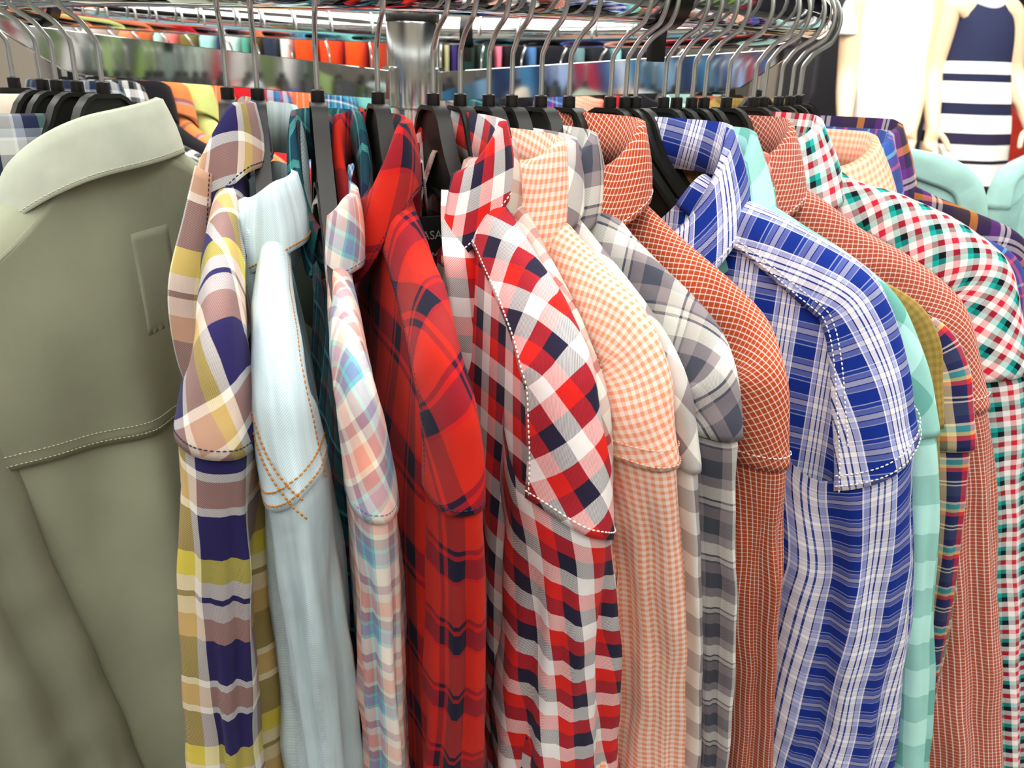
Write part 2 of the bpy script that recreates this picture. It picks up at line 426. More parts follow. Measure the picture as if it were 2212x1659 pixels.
def shirt(name, label, az, alpha, fab, spine=None, group='shirts on the round rack', seam=6, wf=(.014, .017, .020, .022), wb=None,
          yd=(.030, .040, .046, .052), slope=0, vee=0, fold=.10, ripple=.0042, collar=None, rot=0, crot=.0, body_t=.024, yoke_deg=78, stitch=None,
          collar_fab=None, lo=False, seed=0, neck_dx=0, hem=-.74, slv=-.66, puff=0, xm_lim=.178, inner=True, body_fold=.006, yrot=None, cat='shirt', r=R, z=ZN, cuff_roll=False, bias=(0, 0), back_yoke=None, body_fab=None, lining=None):
    wb = wb or wf
    sp = list(spine or GEN)
    root = empty(name, frame(az, alpha, z, r), label, cat, group)
    mat = FAB[fab]; cmat = FAB[collar_fab or fab]
    rnd = random.Random(seed*31+int(az*10))
    ph = [rnd.uniform(0, 6.28) for _ in range(12)]
    x0, y0, z0 = sp[0]
    p_seam = Vector(sp[seam]); p_tip = Vector(sp[3 if seam > 3 else 2])
    full = [(x0-.026, y0, z0+.013)]+sp
    lx, ly, lz = sp[-1]
    px_, py_, pz_ = sp[-2]
    k = (slv-lz)/(lz-pz_) if lz-pz_ < -1e-6 else 1
    full += [(lx+(lx-px_)*.35*k*.5, ly+(ly-py_)*.3*k*.5, lerp(lz, slv, .5)), (lx+(lx-px_)*.35*k, ly+(ly-py_)*.3*k, slv)]
    C = catmull(full, 14)
    S = [0]
    for a, b in zip(C, C[1:]): S.append(S[-1]+(b-a).length)
    LT = S[-1]
    def near(p): return min(range(len(C)), key=lambda i: (C[i]-p).length)
    s_tip = S[near(p_tip)]; s_seam = S[near(p_seam)]
    def spine_at(s):
        s = max(0, min(LT-1e-6, s))
        lo_, hi = 0, len(S)-1
        while hi-lo_ > 1:
            mid = (lo_+hi)//2
            if S[mid] <= s: lo_ = mid
            else: hi = mid
        t = (s-S[lo_])/max(1e-9, S[hi]-S[lo_])
        p = C[lo_].lerp(C[hi], t)
        a = C[max(0, lo_-3)]; b = C[min(len(C)-1, hi+3)]
        d = b-a; d.y = 0; d.normalize()
        return p, Vector((d.z, 0, -d.x))
    ks = (0, s_tip, s_seam, LT)
    kf = list(zip(ks, wf)); kb = list(zip(ks, wb)); kd = list(zip(ks, yd))
    def shell(s, th, sgn=1, sc=1.0, sleeve=False):
        p, n = spine_at(s)
        w = keyed(s, kf) if th < 0 else keyed(s, kb)
        d = keyed(s, kd)
        st, ct = math.sin(th), math.cos(th)
        y = math.copysign(abs(st)**.85, st)*w*sc
        dd = d*(1-ct)*sc + (1-sc)*d
        if sleeve:
            g = sst(s_seam, s_seam+.16, s)
            A = fold*g
            f = (math.sin(3*th+ph[0]+5*s)*.45+math.sin(5*th+ph[1]-7*s)*.35+math.sin(8*th+ph[2]+9*s)*.25)
            y *= 1+A*f*1.4
            dd *= 1+A*.5*math.sin(4*th+ph[3]+4*s)
            gr = sst(s_seam-.004, s_seam+.10, s)
            rp = ripple*gr*(.55*math.sin(5*th+ph[8]+3*s)+.55*math.sin(8*th+ph[9]-6*s)+.35*math.sin(13*th+ph[10]+4*s)+.5*noise.noise(Vector((th*1.6, s*11, ph[11]))))
            y += rp*st; dd -= rp*ct
            q = noise.noise(Vector((th*1.1+ph[4], s*16, ph[5])))
            y += q*.004*g*(1 if st >= 0 else -1)*abs(st)
            if puff: y *= 1+puff*math.exp(-((s-s_seam-.01)/.03)**2)
        # soft crumple everywhere
        q = noise.noise(Vector((p.x*22+ph[6], th*1.4, p.z*22+ph[7])))
        dd += q*.0016
        y += noise.noise(Vector((p.x*30+ph[8], th*2, p.z*30)))*.0011
        v = p + n*dd
        v.y += y
        v.x *= sgn
        return v
    NS = 26 if lo else 54
    yr = rot if yrot is None else yrot
    def uvrot(u, v, a):
        c, s_ = math.cos(a), math.sin(a); return (u*c-v*s_, u*s_+v*c)
    sides = (1, -1) if inner else (1,)
    yd_rad = math.radians(yoke_deg)
    seam_s = lambda th: s_seam + slope*math.sin(th) + vee*(abs(math.sin(th)))
    for sgn in sides:
        low = lo or sgn < 0
        ns = 26 if low else NS; nth = 14 if low else 26
        P, UV = [], []
        for i in range(ns+1):
            row, ur = [], []
            for j in range(nth+1):
                th = lerp(-yd_rad, yd_rad, j/nth)
                s = seam_s(th)*i/ns
                lip = .0006*sst(.9, 1, i/ns)
                row.append(shell(s, th, sgn, 1.0+lip/.02))
                w = keyed(s, kf); d = keyed(s, kd)
                ur.append(uvrot(th*(.45*w+.55*d)+bias[0], s+bias[1], yr))
            P.append(row); UV.append(ur)
        yk = link('shoulder_yoke', grid(P, UV), mat, root); solidify(yk, .0012)
        if sgn < 0: yk.scale = (1, 1, 1)
        # sleeve
        P, UV = [], []
        ns = 34 if low else 84; nth = 26 if low else 56
        for i in range(ns+1):
            row, ur = [], []
            for j in range(nth):
                th = lerp(-PI, PI, j/nth)
                s0_ = seam_s(max(-PI/2, min(PI/2, th)))-.006-.075*sst(PI/2-.15, PI*.9, abs(th))
                s = lerp(s0_, LT, i/ns)
                sc = .97 if i < 2 else .992
                row.append(shell(s, th, sgn, sc, True))
            for j in range(nth+1):
                th = lerp(-PI, PI, j/nth)
                w = keyed(s, kf); d = keyed(s, kd)
                ur.append(uvrot(th*(.4*w+.6*d)+.003+bias[0], s, rot))
            P.append(row); UV.append(ur)
        link('sleeve', grid(P, UV, cu=True), mat, root)
        if stitch and sgn > 0:
            tm = M[stitch['th']]
            rad = stitch.get('rad', .00042)
            for off in stitch.get('seam', (.006,)):
                ln = [shell(seam_s(t)-off, t, 1, 1.075)for t in [lerp(-yd_rad, yd_rad, q/24) for q in range(25)]]
                link('seam_stitching', stitches(ln, rad), tm, root)
            for q0 in stitch.get('cross', ()):
                ln = [shell(lerp(s_seam-.040+q0, s_seam+.012+q0, k_/20), lerp(-1.25, .15, k_/20), 1, 1.075) for k_ in range(21)]
                link('crossed_stitching', stitches(ln, rad), tm, root)
            if stitch.get('yoke'):
                for t in (-yd_rad+stitch['yoke'],):
                    ln = [shell(s_, t, 1, 1.06) for s_ in [lerp(.02, seam_s(-PI/2), q/40) for q in range(41)]]
                    link('yoke_stitching', stitches(ln, rad), tm, root)
            if stitch.get('ridge'):
                ln = [shell(s_, stitch['ridge'], 1, 1.06) for s_ in [lerp(.02, s_seam-.004, q/40) for q in range(41)]]
                link('shoulder_stitching', stitches(ln, rad), tm, root)
    # body: front and back panels hanging from inside the yoke
    te = yd_rad-.12
    E = {}
    for side in (-1, 1):
        arr = []
        for i in range(60):
            s = seam_s(0)*i/59
            v = shell(s, side*te, 1, .93)
            arr.append((v.x, v.z, v.y))
        E[side] = arr
    xm = min(max(a[0] for a in E[-1]), max(a[0] for a in E[1]), xm_lim)+.018
    def top(side, x):
        arr = E[side]; ax = abs(x)
        best = None
        if ax <= arr[0][0]:
            t = ax/max(1e-6, arr[0][0])
            drop = .045 if side < 0 else .004
            return arr[0][1]-drop*(1-t*t), arr[0][2]
        for a, b in zip(arr, arr[1:]):
            if b[0] >= ax:
                t = (ax-a[0])/max(1e-6, b[0]-a[0]); return lerp(a[1], b[1], t), lerp(a[2], b[2], t)
        return arr[-1][1], arr[-1][2]
    nx, nv = (26, 22) if lo else (64, 54)
    def panel(side, q, zz, off=0):
        x = xm*q
        zt, yt = top(side, x)
        drop = max(0, zt-zz)
        edge = max(0, 1-abs(q)**5)**.5
        yb = side*body_t*edge
        f = math.sin(q*9+ph[9]+side)+.6*math.sin(q*17+ph[10]+drop*3)+.5*math.sin(q*5-drop*6+ph[11])
        yb += f*body_fold*sst(.0, .3, drop)*edge
        yb += noise.noise(Vector((x*18+ph[2], zz*9, side*7+ph[3])))*.004*sst(0, .1, drop)*edge
        yy = lerp(yt, yb+y0*.5, sst(0, .16, drop))+side*off
        return (x*(1+.10*sst(.1, .6, drop)), yy, zz)
    V, F, U = [], [], []
    for side in (-1, 1):
        base = len(V)
        for i in range(nv+1):
            vv = (i/nv)**1.3
            for j in range(nx+1):
                q = lerp(-1, 1, j/nx); x = xm*q
                zt, yt = top(side, x)
                zz = lerp(zt, hem, vv)
                V.append(panel(side, q, zz)); U.append((x*1.12+side*.01+bias[0], zz))
        for i in range(nv):
            for j in range(nx):
                a = base+i*(nx+1)+j
                f = (a, a+1, a+nx+2, a+nx+1)
                F.append(f if side < 0 else f[::-1])
    me = bpy.data.meshes.new('body'); me.from_pydata(V, [], F)
    l = me.uv_layers.new(name='UVMap')
    for lp in me.loops: l.data[lp.index].uv = U[lp.vertex_index]
    link('shirt_body', me, FAB[body_fab] if body_fab else mat, root)
    if back_yoke:
        P, UV = [], []
        for i in range(31):
            row, ur = [], []
            for j in range(nx+1):
                q = lerp(-1, 1, j/nx)*.985
                zt, yt = top(1, xm*q)
                zb_ = back_yoke+.012*q*q
                zz = lerp(zt, min(zb_, zt-.004), i/30)
                row.append(panel(1, q, zz, .0032)); ur.append((xm*q, zz+.3))
            P.append(row); UV.append(ur)
        o = link('back_yoke', grid(P, UV), mat, root); solidify(o, .0016, 0)
        for dz in (.004, .012):
            ln = [Vector(panel(1, q, back_yoke+.012*q*q+dz, .0046)) for q in [lerp(-.97, .97, k/60) for k in range(61)]]
            link('yoke_stitching', stitches(ln, .0004), M['th_olive'], root)
        # sewn-on patch below the collar
        P, UV = [], []
        for i in range(13):
            row, ur = [], []
            for j in range(9):
                x = lerp(.012, -.021, j/8)+.004*i/12; zz = lerp(-.098, -.178, i/12)-.004*(1-j/8)
                row.append(panel(1, x/xm, zz, .0037)); ur.append((x, zz))
            P.append(row); UV.append(ur)
        o = link('sewn_patch', grid(P, UV), mat, root); solidify(o, .0007, 0)
    # collar
    for spec, cname, cm_ in ((collar, 'collar', cmat), (lining, 'collar_lining', FAB[body_fab] if body_fab else cmat)):
        if spec is False or (cname == 'collar_lining' and not spec): continue
        c = dict(cx=0, cy=-.004, rx=.060, ry=.018, z0=-.014, dz=.022, w0=.040, w1=.058, end=152, flare=.008, tip=.010, start=-152, lean=0, open=0, side=0)
        c.update(spec or {})
        nphi = 24 if lo else 72
        P, UV, P2, U2 = [], [], [], []
        prof = [('s', 0), ('s', .5), ('s', 1), ('l', .06), ('l', .25), ('l', .5), ('l', .75), ('l', .93), ('l', 1)]
        for i in range(nphi+1):
            f = math.radians(lerp(c['start'], c['end'], i/nphi))
            af = abs(f)/math.radians(152)
            fo = f+math.radians(c['open']); sx, cy_ = math.sin(fo), math.cos(fo)
            zt = c['z0']-c['dz']*sst(.40, 1, af) + (c['lean']*sx) - c['side']*(1-cy_ if cy_ > 0 else 1)*(1 if sx > 0 else 0)
            bx, by = c['cx']+c['rx']*sx, c['cy']+c['ry']*cy_
            nrm = Vector((sx/c['rx'], cy_/c['ry'], 0)).normalized()
            nrm = (nrm+Vector((sx, cy_, 0))*.6).normalized()
            wl = lerp(c['w0'], c['w1'], sst(.25, 1, af))
            row, ur, row2, ur2 = [], [], [], []
            zig = noise.noise(Vector((f*1.5+ph[1], 3.3, ph[0])))*.0025
            for kind, t in prof:
                if kind == 's':
                    v = Vector((bx, by, zt-.036*(1-t)))-nrm*(.0035*(1-t)+.0006)
                    uu = (f*c['rx'], -.036*(1-t))
                else:
                    bulge = math.sin(min(1, t)*PI)*.0022
                    out = .0022+c['flare']*t+bulge+zig*t
                    v = Vector((bx, by, zt+.0012*(1 if t < .1 else 0)-wl*t))+nrm*out
                    # the points run forward past the end of the fold
                    fw_ = c['tip']*sst(.72, 1, af)*t
                    v.x += fw_*(1 if f > 0 else -1)*.35; v.y -= fw_*.6
                    uu = (f*c['rx'], wl*t)
                row.append(v); ur.append(uvrot(uu[0]+bias[0]*.7, uu[1]+bias[1], crot))
            P.append(row); UV.append(ur)
        # columns across the profile, rows along phi
        co = link(cname, grid(P, UV), cm_, root); solidify(co, .0014, 0)
        if stitch and cname == 'collar' and stitch.get('collar', True):
            ln = []
            for i in range(2, nphi-1):
                a = P[i][-3]; b = P[i][-1]
                v = a.lerp(b, .68); nn = (b-a).normalized().cross((P[i+1][-1]-P[i-1][-1]).normalized())
                d = v-Vector((c['cx'], c['cy'], v.z))
                if nn.dot(d) < 0: nn = -nn
                ln.append(v+nn*.0011)
            link('collar_stitching', stitches(ln, stitch.get('rad', .00042)), M[stitch['th']], root)
    return root

def flap(root, name, left, right, mat, rows=30, cols=8, bulge=.004, urot=0, th=None, bias=(0, 0)):
    """a strip of cloth between two edges given in the shirt's own frame"""
    Lc, Rc = catmull(left, 10), catmull(right, 10)
    def res(c, n):
        L = [0]
        for a, b in zip(c, c[1:]): L.append(L[-1]+(b-a).length)
        o = []
        for i in range(n+1):
            d = L[-1]*i/n
            for k in range(len(L)-1):
                if d <= L[k+1]+1e-9:
                    o.append(c[k].lerp(c[k+1], (d-L[k])/max(1e-9, L[k+1]-L[k]))); break
        return o
    A, B = res(Lc, rows), res(Rc, rows)
    P, UV = [], []
    s = 0
    for i in range(rows+1):
        row, ur = [], []
        if i: s += (A[i]-A[i-1]).length
        w = (B[i]-A[i]).length
        for j in range(cols+1):
            t = j/cols
            v = A[i].lerp(B[i], t); v.x += bulge*math.sin(PI*t)+noise.noise(Vector((t*2, s*25, 1)))*.0012
            c, q = math.cos(urot), math.sin(urot)
            row.append(v); ur.append(((t*w)*c-s*q+bias[0], (t*w)*q+s*c+bias[1]))
        P.append(row); UV.append(ur)
    o = link(name, grid(P, UV), mat, root); solidify(o, .0016, 0)
    if th:
        ln = [p[cols-1]+Vector((.0012, 0, 0)) for p in P]
        link('placket_stitching', stitches(ln, .0004), M[th], root)
    return o
# ------------------------------------------------------------------ round rack
rack = empty('round_clothes_rack', Matrix.Translation((0, 0, 0)), 'chrome round clothing rack with a ring rail on a centre pole', 'clothing rack')
m = MB()
pts = [(R*math.cos(2*PI*k/160), R*math.sin(2*PI*k/160), ZRING) for k in range(160)]
m.tube(pts, TUBE, 24, closed=True)
link('ring_rail', m.mesh(), M['chrome'], rack)
m = MB(); m.lathe([(0, .05), (.0255, .05), (.0255, ZC+.035), (.0315, ZC+.035-.0), (.0315, ZC+.048), (0, ZC+.048)][:4], 40)
m = MB(); m.lathe([(.0255, .05), (.0255, ZC-.055), (.0262, ZC-.052), (.0315, ZC-.050), (.0318, ZC-.046), (.0318, ZC+.045), (.0312, ZC+.0475), (0, ZC+.0475)], 48)
smooth_by_angle(link('centre_pole', m.mesh(), M['chrome_soft'], rack), .9)
m = MB(); m.lathe([(.0322, ZC+.0475), (.0326, ZC+.0485), (.0326, ZC+.056), (.031, ZC+.058), (0, ZC+.058)], 40)
smooth_by_angle(link('pole_cap', m.mesh(), M['plastic_dark'], rack), .7)
for an in (218.6, 324.9, 91.5):
    m = MB()
    # flat bar rising gently from the pole to the rail, its end cut away below
    prof = [(.026, -.0415), (.385, -.0175), (.405, -.013), (.452, .020), (.457, .034), (.435, .028), (.425, .0225), (.026, -.0085)]
    m.prism([(x, ZC+z) for x, z in prof], -.0028, .0028)
    o = link('support_bar', m.mesh(.0007, 1), M['chrome'], rack, smooth=False)
    o.rotation_euler.z = math.radians(an)
    m = MB(); m.box((.024, -.007, ZC-.050), (.042, .007, ZC-.003))
    o = link('bar_bracket', m.mesh(.0015), M['chrome_soft'], rack, smooth=False); o.rotation_euler.z = math.radians(an)
for an in (40, 130, 220, 310):
    m = MB(); m.tube([(.02, 0, .075), (.10, 0, .066), (.32, 0, .034), (.42, 0, .024)], .014, 12)
    m.lathe([(0, .0), (.02, .0), (.02, .018), (0, .018)], 16, Matrix.Translation((.41, 0, 0)))
    o = link('foot', m.mesh(), M['chrome_soft'], rack); o.rotation_euler.z = math.radians(an)

def divider(az, label, tail=True):
    root = empty('size_divider', Matrix.Translation((R*math.cos(math.radians(az)), R*math.sin(math.radians(az)), ZRING)) @ Matrix.Rotation(math.radians(az), 4, 'Z'), label, 'size divider', 'black size dividers on the ring rail')
    m = MB()
    prof = []
    for k in range(0, 33):
        a = math.radians(-60+k*300/32-0); prof.append((a))
    n = len(prof)
    vs = []
    for y in (-.011, .011):
        for rr in (TUBE+.0004, TUBE+.003):
            for a in prof: vs.append((rr*math.cos(a-PI/2-math.radians(90)), y, rr*math.sin(a-PI/2-math.radians(90))))
    fs = []
    for i in range(n-1):
        fs += [(i, i+1, n+i+1, n+i), (2*n+i, 3*n+i, 3*n+i+1, 2*n+i+1), (n+i, n+i+1, 3*n+i+1, 3*n+i), (i, 2*n+i, 2*n+i+1, i+1)]
    fs += [(0, n, 3*n, 2*n), (n-1, 3*n-1, 4*n-1, 2*n-1)][:1]
    m.add(vs, fs)
    smooth_by_angle(link('clip_band', m.mesh(), M['clip'], root), .6)
    if tail:
        m = MB(); m.box((-.004, -.007, -TUBE-.026), (.002, .007, -TUBE+.001))
        smooth_by_angle(link('clip_tab', m.mesh(.001), M['clip'], root), .6)
    return root

SP = {}
SP['yellow'] = (252.96, 277.6, [(0.06, -0.0, -0.052), (0.11, -0.002, -0.066), (0.165, -0.002, -0.081), (0.205, -0.001, -0.097), (0.224, -0.002, -0.122), (0.23, -0.004, -0.149), (0.232, -0.005, -0.176), (0.23, -0.009, -0.223), (0.227, -0.013, -0.272), (0.224, -0.017, -0.336), (0.22, -0.021, -0.407)])
SP['denim'] = (255.86, 279.3, [(0.095, 0.004, -0.077), (0.13, 0.001, -0.09), (0.172, -0.0, -0.102), (0.206, -0.0, -0.117), (0.224, 0.001, -0.14), (0.23, 0.003, -0.167), (0.234, 0.006, -0.2), (0.232, 0.008, -0.244), (0.229, 0.01, -0.306), (0.222, 0.013, -0.41)])
SP['pastel'] = (261.4, 279.3, [(0.1, 0.003, -0.095), (0.135, 0.002, -0.105), (0.175, 0.001, -0.112), (0.207, 0.001, -0.122), (0.224, 0.002, -0.142), (0.23, 0.004, -0.173), (0.232, 0.006, -0.212), (0.23, 0.008, -0.257), (0.226, 0.009, -0.321), (0.22, 0.011, -0.407)])
SP['red'] = (266.81, 280.6, [(0.07, 0.007, -0.06), (0.115, 0.009, -0.082), (0.167, 0.007, -0.098), (0.205, 0.005, -0.114), (0.224, 0.008, -0.14), (0.23, 0.011, -0.17), (0.232, 0.012, -0.207), (0.229, 0.014, -0.269), (0.226, 0.015, -0.334), (0.22, 0.014, -0.408)])
SP['redging'] = (271.74, 290.7, [(0.108, 0.004, -0.057), (0.15, 0.004, -0.08), (0.185, 0.004, -0.1), (0.212, 0.003, -0.124), (0.224, 0.004, -0.154), (0.232, 0.006, -0.189), (0.234, 0.008, -0.231), (0.231, 0.012, -0.288), (0.228, 0.016, -0.35), (0.222, 0.018, -0.428)])
SP['greyred'] = (274.2, 289.0, [(0.094, 0.002, -0.056), (0.14, 0.001, -0.083), (0.179, 0.0, -0.108), (0.207, -0.0, -0.134), (0.22, 0.002, -0.163), (0.22, 0.006, -0.197), (0.214, 0.011, -0.24), (0.2, 0.019, -0.304), (0.186, 0.03, -0.389), (0.175, 0.039, -0.483)])
SP['peach'] = (276.84, 292.1, [(0.108, 0.002, -0.068), (0.146, 0.001, -0.083), (0.181, 0.0, -0.095), (0.209, -0.001, -0.111), (0.224, 0.0, -0.133), (0.23, 0.0, -0.16), (0.232, 0.005, -0.19), (0.23, 0.019, -0.256), (0.226, 0.037, -0.344), (0.22, 0.053, -0.457)])
SP['greywhite'] = (279.01, 291.3, [(0.102, 0.001, -0.071), (0.142, 0.001, -0.089), (0.181, -0.0, -0.107), (0.207, 0.001, -0.126), (0.222, 0.002, -0.146), (0.226, 0.006, -0.169), (0.228, 0.011, -0.197), (0.224, 0.027, -0.262), (0.219, 0.046, -0.354), (0.212, 0.066, -0.473)])
SP['greyplaid'] = (281.86, 295.3, [(0.074, 0.001, -0.054), (0.118, 0.0, -0.078), (0.165, 0.001, -0.099), (0.199, 0.0, -0.117), (0.224, -0.009, -0.134), (0.231, -0.009, -0.155), (0.233, -0.008, -0.175), (0.23, 0.005, -0.244), (0.226, 0.026, -0.347), (0.22, 0.048, -0.474)])
SP['rust'] = (284.72, 299.3, [(0.086, 0.001, -0.06), (0.124, 0.001, -0.079), (0.167, 0.001, -0.098), (0.199, 0.001, -0.115), (0.224, -0.01, -0.136), (0.231, -0.008, -0.167), (0.233, -0.003, -0.203), (0.231, 0.011, -0.273), (0.227, 0.035, -0.372), (0.22, 0.067, -0.505)])
SP['blue'] = (289.17, 315, [(0.111, 0.0, -0.055), (0.151, 0.0, -0.067), (0.185, -0.0, -0.081), (0.212, -0.0, -0.095), (0.227, 0.0, -0.113), (0.24, 0.0, -0.139), (0.251, 0.0, -0.169), (0.26, 0.0, -0.204), (0.269, 0.0, -0.251), (0.281, 0.0, -0.323), (0.29, 0.0, -0.393), (0.298, 0.0, -0.469)])
SP['mint'] = (292.11, 316, [(0.11, -0.0, -0.058), (0.15, -0.0, -0.076), (0.192, -0.0, -0.096), (0.217, -0.0, -0.115), (0.235, 0.0, -0.141), (0.249, 0.0, -0.172), (0.259, -0.0, -0.203), (0.272, -0.0, -0.258), (0.284, 0.0, -0.331), (0.308, 0.0, -0.477)])
SP['rust2'] = (305.48, 320, [(0.079, -0.0, -0.063), (0.122, -0.0, -0.087), (0.164, -0.0, -0.106), (0.198, -0.0, -0.127), (0.217, 0.0, -0.148), (0.233, -0.0, -0.183), (0.245, -0.0, -0.216), (0.258, -0.0, -0.261), (0.278, 0.0, -0.342), (0.325, -0.0, -0.548)])
SP['mging'] = (311.02, 322, [(0.096, -0.0, -0.056), (0.136, -0.0, -0.065), (0.178, 0.0, -0.08), (0.212, 0.0, -0.099), (0.23, -0.0, -0.121), (0.244, -0.0, -0.157), (0.257, 0.0, -0.195), (0.276, -0.0, -0.275), (0.345, -0.0, -0.578)])

def pts(n): return SP[n][2]
def T(*a): return [Vector(p) for p in a]
# ------------------------------------------------------------------ shirts along the near side, left to right
G = 'shirts on the round rack'
shirt('shirt', 'cream shirt mostly out of frame at the far left of the round rack', 223.5, 206, 'cream', lo=True, collar=dict(z0=-.005, rx=.045), seed=1)
hanger(223.5, 206, 'black hanger leftmost of all, half out of the frame')
hanger(229.7, 220, 'black hanger second from the left edge, behind the dark plaid collar')
shirt('plaid_shirt', 'navy and grey plaid shirt behind the olive shirt at the left edge', 232.3, 220, 'navyplaid', seed=2, collar=dict(z0=-.016, dz=.03, ry=.022, w0=.052, rx=.052, cx=.026, cy=-.002), wf=(.02, .02, .02, .022))
hanger(232.3, 222, 'black hanger third from the left edge, holding the navy plaid shirt')
shirt('shirt', 'pale mint shirt peeping out between the olive shirt and the navy plaid one', 235.5, 224, 'minted', seed=3, collar=False,
      spine=[(.135, 0, -.098), (.155, 0, -.106), (.18, 0, -.114), (.205, 0, -.125), (.224, 0, -.148), (.231, 0, -.175), (.233, 0, -.21), (.231, 0, -.27), (.227, 0, -.34), (.22, 0, -.42)])
hanger(235.5, 225, 'black hanger left of the olive shirt with its arm sloping down to the left')

shirt('olive_shirt', 'faded olive green shirt showing its back with a stitched yoke, large at left', 239.1, 228, 'olive', seed=4,
      spine=[(.056, .004, -.046), (.10, .004, -.078), (.16, .004, -.112), (.205, .004, -.140), (.224, .004, -.168), (.233, .004, -.20), (.236, .004, -.24), (.236, .004, -.30), (.236, .004, -.36), (.236, .004, -.43)],
      wf=(.016, .02, .024, .03), wb=(.020, .034, .042, .060), yd=(.020, .045, .062, .090), collar=dict(z0=-.012, dz=.03, rx=.064, ry=.032, w0=.041, w1=.046, lean=-.010, side=.036, cx=.020, cy=-.004, flare=.012), collar_fab='olive_collar',
      body_t=.036, ripple=.008, back_yoke=-.262, stitch=dict(th='th_olive', rad=.0004), xm_lim=.19, body_fold=.011, yoke_deg=70)
hanger(239.1, 229, 'black hanger rising out of the olive shirt collar')

r_ = shirt('plaid_shirt', 'navy, tan and yellow plaid shirt hanging right beside the olive shirt', *SP['yellow'][:2], 'yellow', pts('yellow'), seed=5,
      wf=(.013, .013, .026, .026), wb=(.010, .012, .020, .026), slope=.004, vee=.0, yd=(.028, .036, .044, .05), fold=.16, ripple=.006, xm_lim=.14,
      collar=dict(z0=.000, dz=.036, cx=.004, cy=.0, rx=.058, ry=.019, w0=.042, w1=.052, flare=.006), crot=.3, rot=0, yrot=.45, stitch=dict(th='th_navy', rad=.0005, collar=True))
flap(r_, 'front_placket', T((.062, -.020, -.040), (.060, -.032, -.075), (.058, -.046, -.116), (.054, -.050, -.150), (.052, -.048, -.185), (.050, -.040, -.215)),
     T((.066, -.010, -.045), (.064, -.014, -.075), (.064, -.0185, -.116), (.062, -.022, -.150), (.060, -.028, -.185), (.056, -.034, -.215)), FAB['yellow'], bulge=.003, th='th_navy', bias=(.030, .045))
hanger(SP['yellow'][0], SP['yellow'][1], 'black hanger holding the navy and yellow plaid shirt')

r_ = shirt('denim_shirt', 'washed pale blue denim shirt with orange double stitching', *SP['denim'][:2], 'denim', pts('denim'), seed=6,
      wf=(.011, .013, .020, .024), wb=(.009, .016, .021, .024), vee=.0, slope=-.017, yd=(.028, .036, .044, .052), xm_lim=.14, ripple=.006, fold=.07,
      collar=dict(z0=-.045, dz=.014, cx=.036, cy=.002, rx=.062, ry=.018, w0=.042, w1=.052, flare=.006, end=150), stitch=dict(th='th_orange', rad=.0007, seam=(.004, .013), cross=(0, -.011), ridge=.85),
      lining=dict(z0=-.003, dz=.075, rx=.040, ry=.022, w0=.036, w1=.036, cx=.006, cy=.004, open=-90, flare=.003))
flap(r_, 'front_placket', T((.098, -.012, -.074), (.096, -.0165, -.094), (.094, -.0195, -.118), (.092, -.0185, -.148)), T((.100, .000, -.092), (.098, -.006, -.106), (.096, -.012, -.124), (.094, -.0135, -.148)), FAB['denim'], bulge=.002)
hanger(SP['denim'][0], SP['denim'][1], 'black hanger between the yellow plaid collar and the denim collar')

shirt('plaid_shirt', 'pastel aqua, coral and mauve plaid shirt between the denim and the red plaid shirt', *SP['pastel'][:2], 'pastel', pts('pastel'), seed=7,
      wf=(.008, .011, .013, .013), wb=(.008, .010, .016, .016), slope=.004, xm_lim=.13, yd=(.026, .034, .044, .052), fold=.12, yrot=.5, crot=.45,
      collar=dict(z0=-.052, dz=.016, cx=.046, cy=.005, rx=.056, ry=.0125, w0=.046, w1=.046, flare=.003, tip=.002, end=118), stitch=dict(th='th_blue', rad=.0004), body_fab='teal', body_t=.018,
      lining=dict(z0=-.006, dz=.075, rx=.044, ry=.024, w0=.036, w1=.036, cx=.008, cy=.006, open=-90, flare=.003))
hanger(SP['pastel'][0], SP['pastel'][1], 'black hanger above the pastel plaid shirt')
r_ = shirt('plaid_shirt', 'bright red and black plaid shirt at the middle of the rack', *SP['red'][:2], 'red', pts('red'), seed=9,
      wf=(.019, .016, .020, .026), wb=(.008, .011, .014, .023), slope=-.004, yd=(.03, .044, .05, .052), fold=.14, ripple=.006, yrot=.5, crot=.55,
      collar=dict(z0=-.008, dz=.052, cx=.012, cy=-.002, rx=.058, ry=.018, w0=.046, w1=.060, flare=.006), stitch=dict(th='th_navy', rad=.0005, seam=(.004,), yoke=.10), body_t=.026, body_fold=.004,
      lining=dict(z0=-.008, dz=.070, rx=.042, ry=.025, w0=.036, w1=.036, cx=.004, cy=-.004, open=-90, flare=.003))
hanger(SP['red'][0], SP['red'][1]+3, 'black hanger holding the bright red and black plaid shirt')

# woven neck label with its printing, sewn inside the bold check shirt
def neck_label(root):
    m = MB(); m.box((.030, -.036, -.112), (.0315, .002, -.074))
    o = link('neck_label', m.mesh(.0004, 1), M['blacktag'], root, smooth=False)
    o['label'] = 'black neck label printed in white'
    for txt, size, z, y in (('CASA', .0088, -.0905, -.0285), ('M', .0072, -.1050, -.0150)):
        cu = bpy.data.curves.new('lettering', 'FONT'); cu.body = txt; cu.size = size; cu.extrude = .0002
        tmp = bpy.data.objects.new('tmp', cu); COL.objects.link(tmp)
        dg = bpy.context.evaluated_depsgraph_get()
        me = bpy.data.meshes.new_from_object(tmp.evaluated_get(dg))
        bpy.data.objects.remove(tmp)
        t = link('printed_lettering', me, M['tagwhite'], o, smooth=False)
        t.matrix_local = Matrix.Translation((.0318, y, z)) @ Matrix.Rotation(PI/2, 4, 'Z') @ Matrix.Rotation(PI/2, 4, 'X')

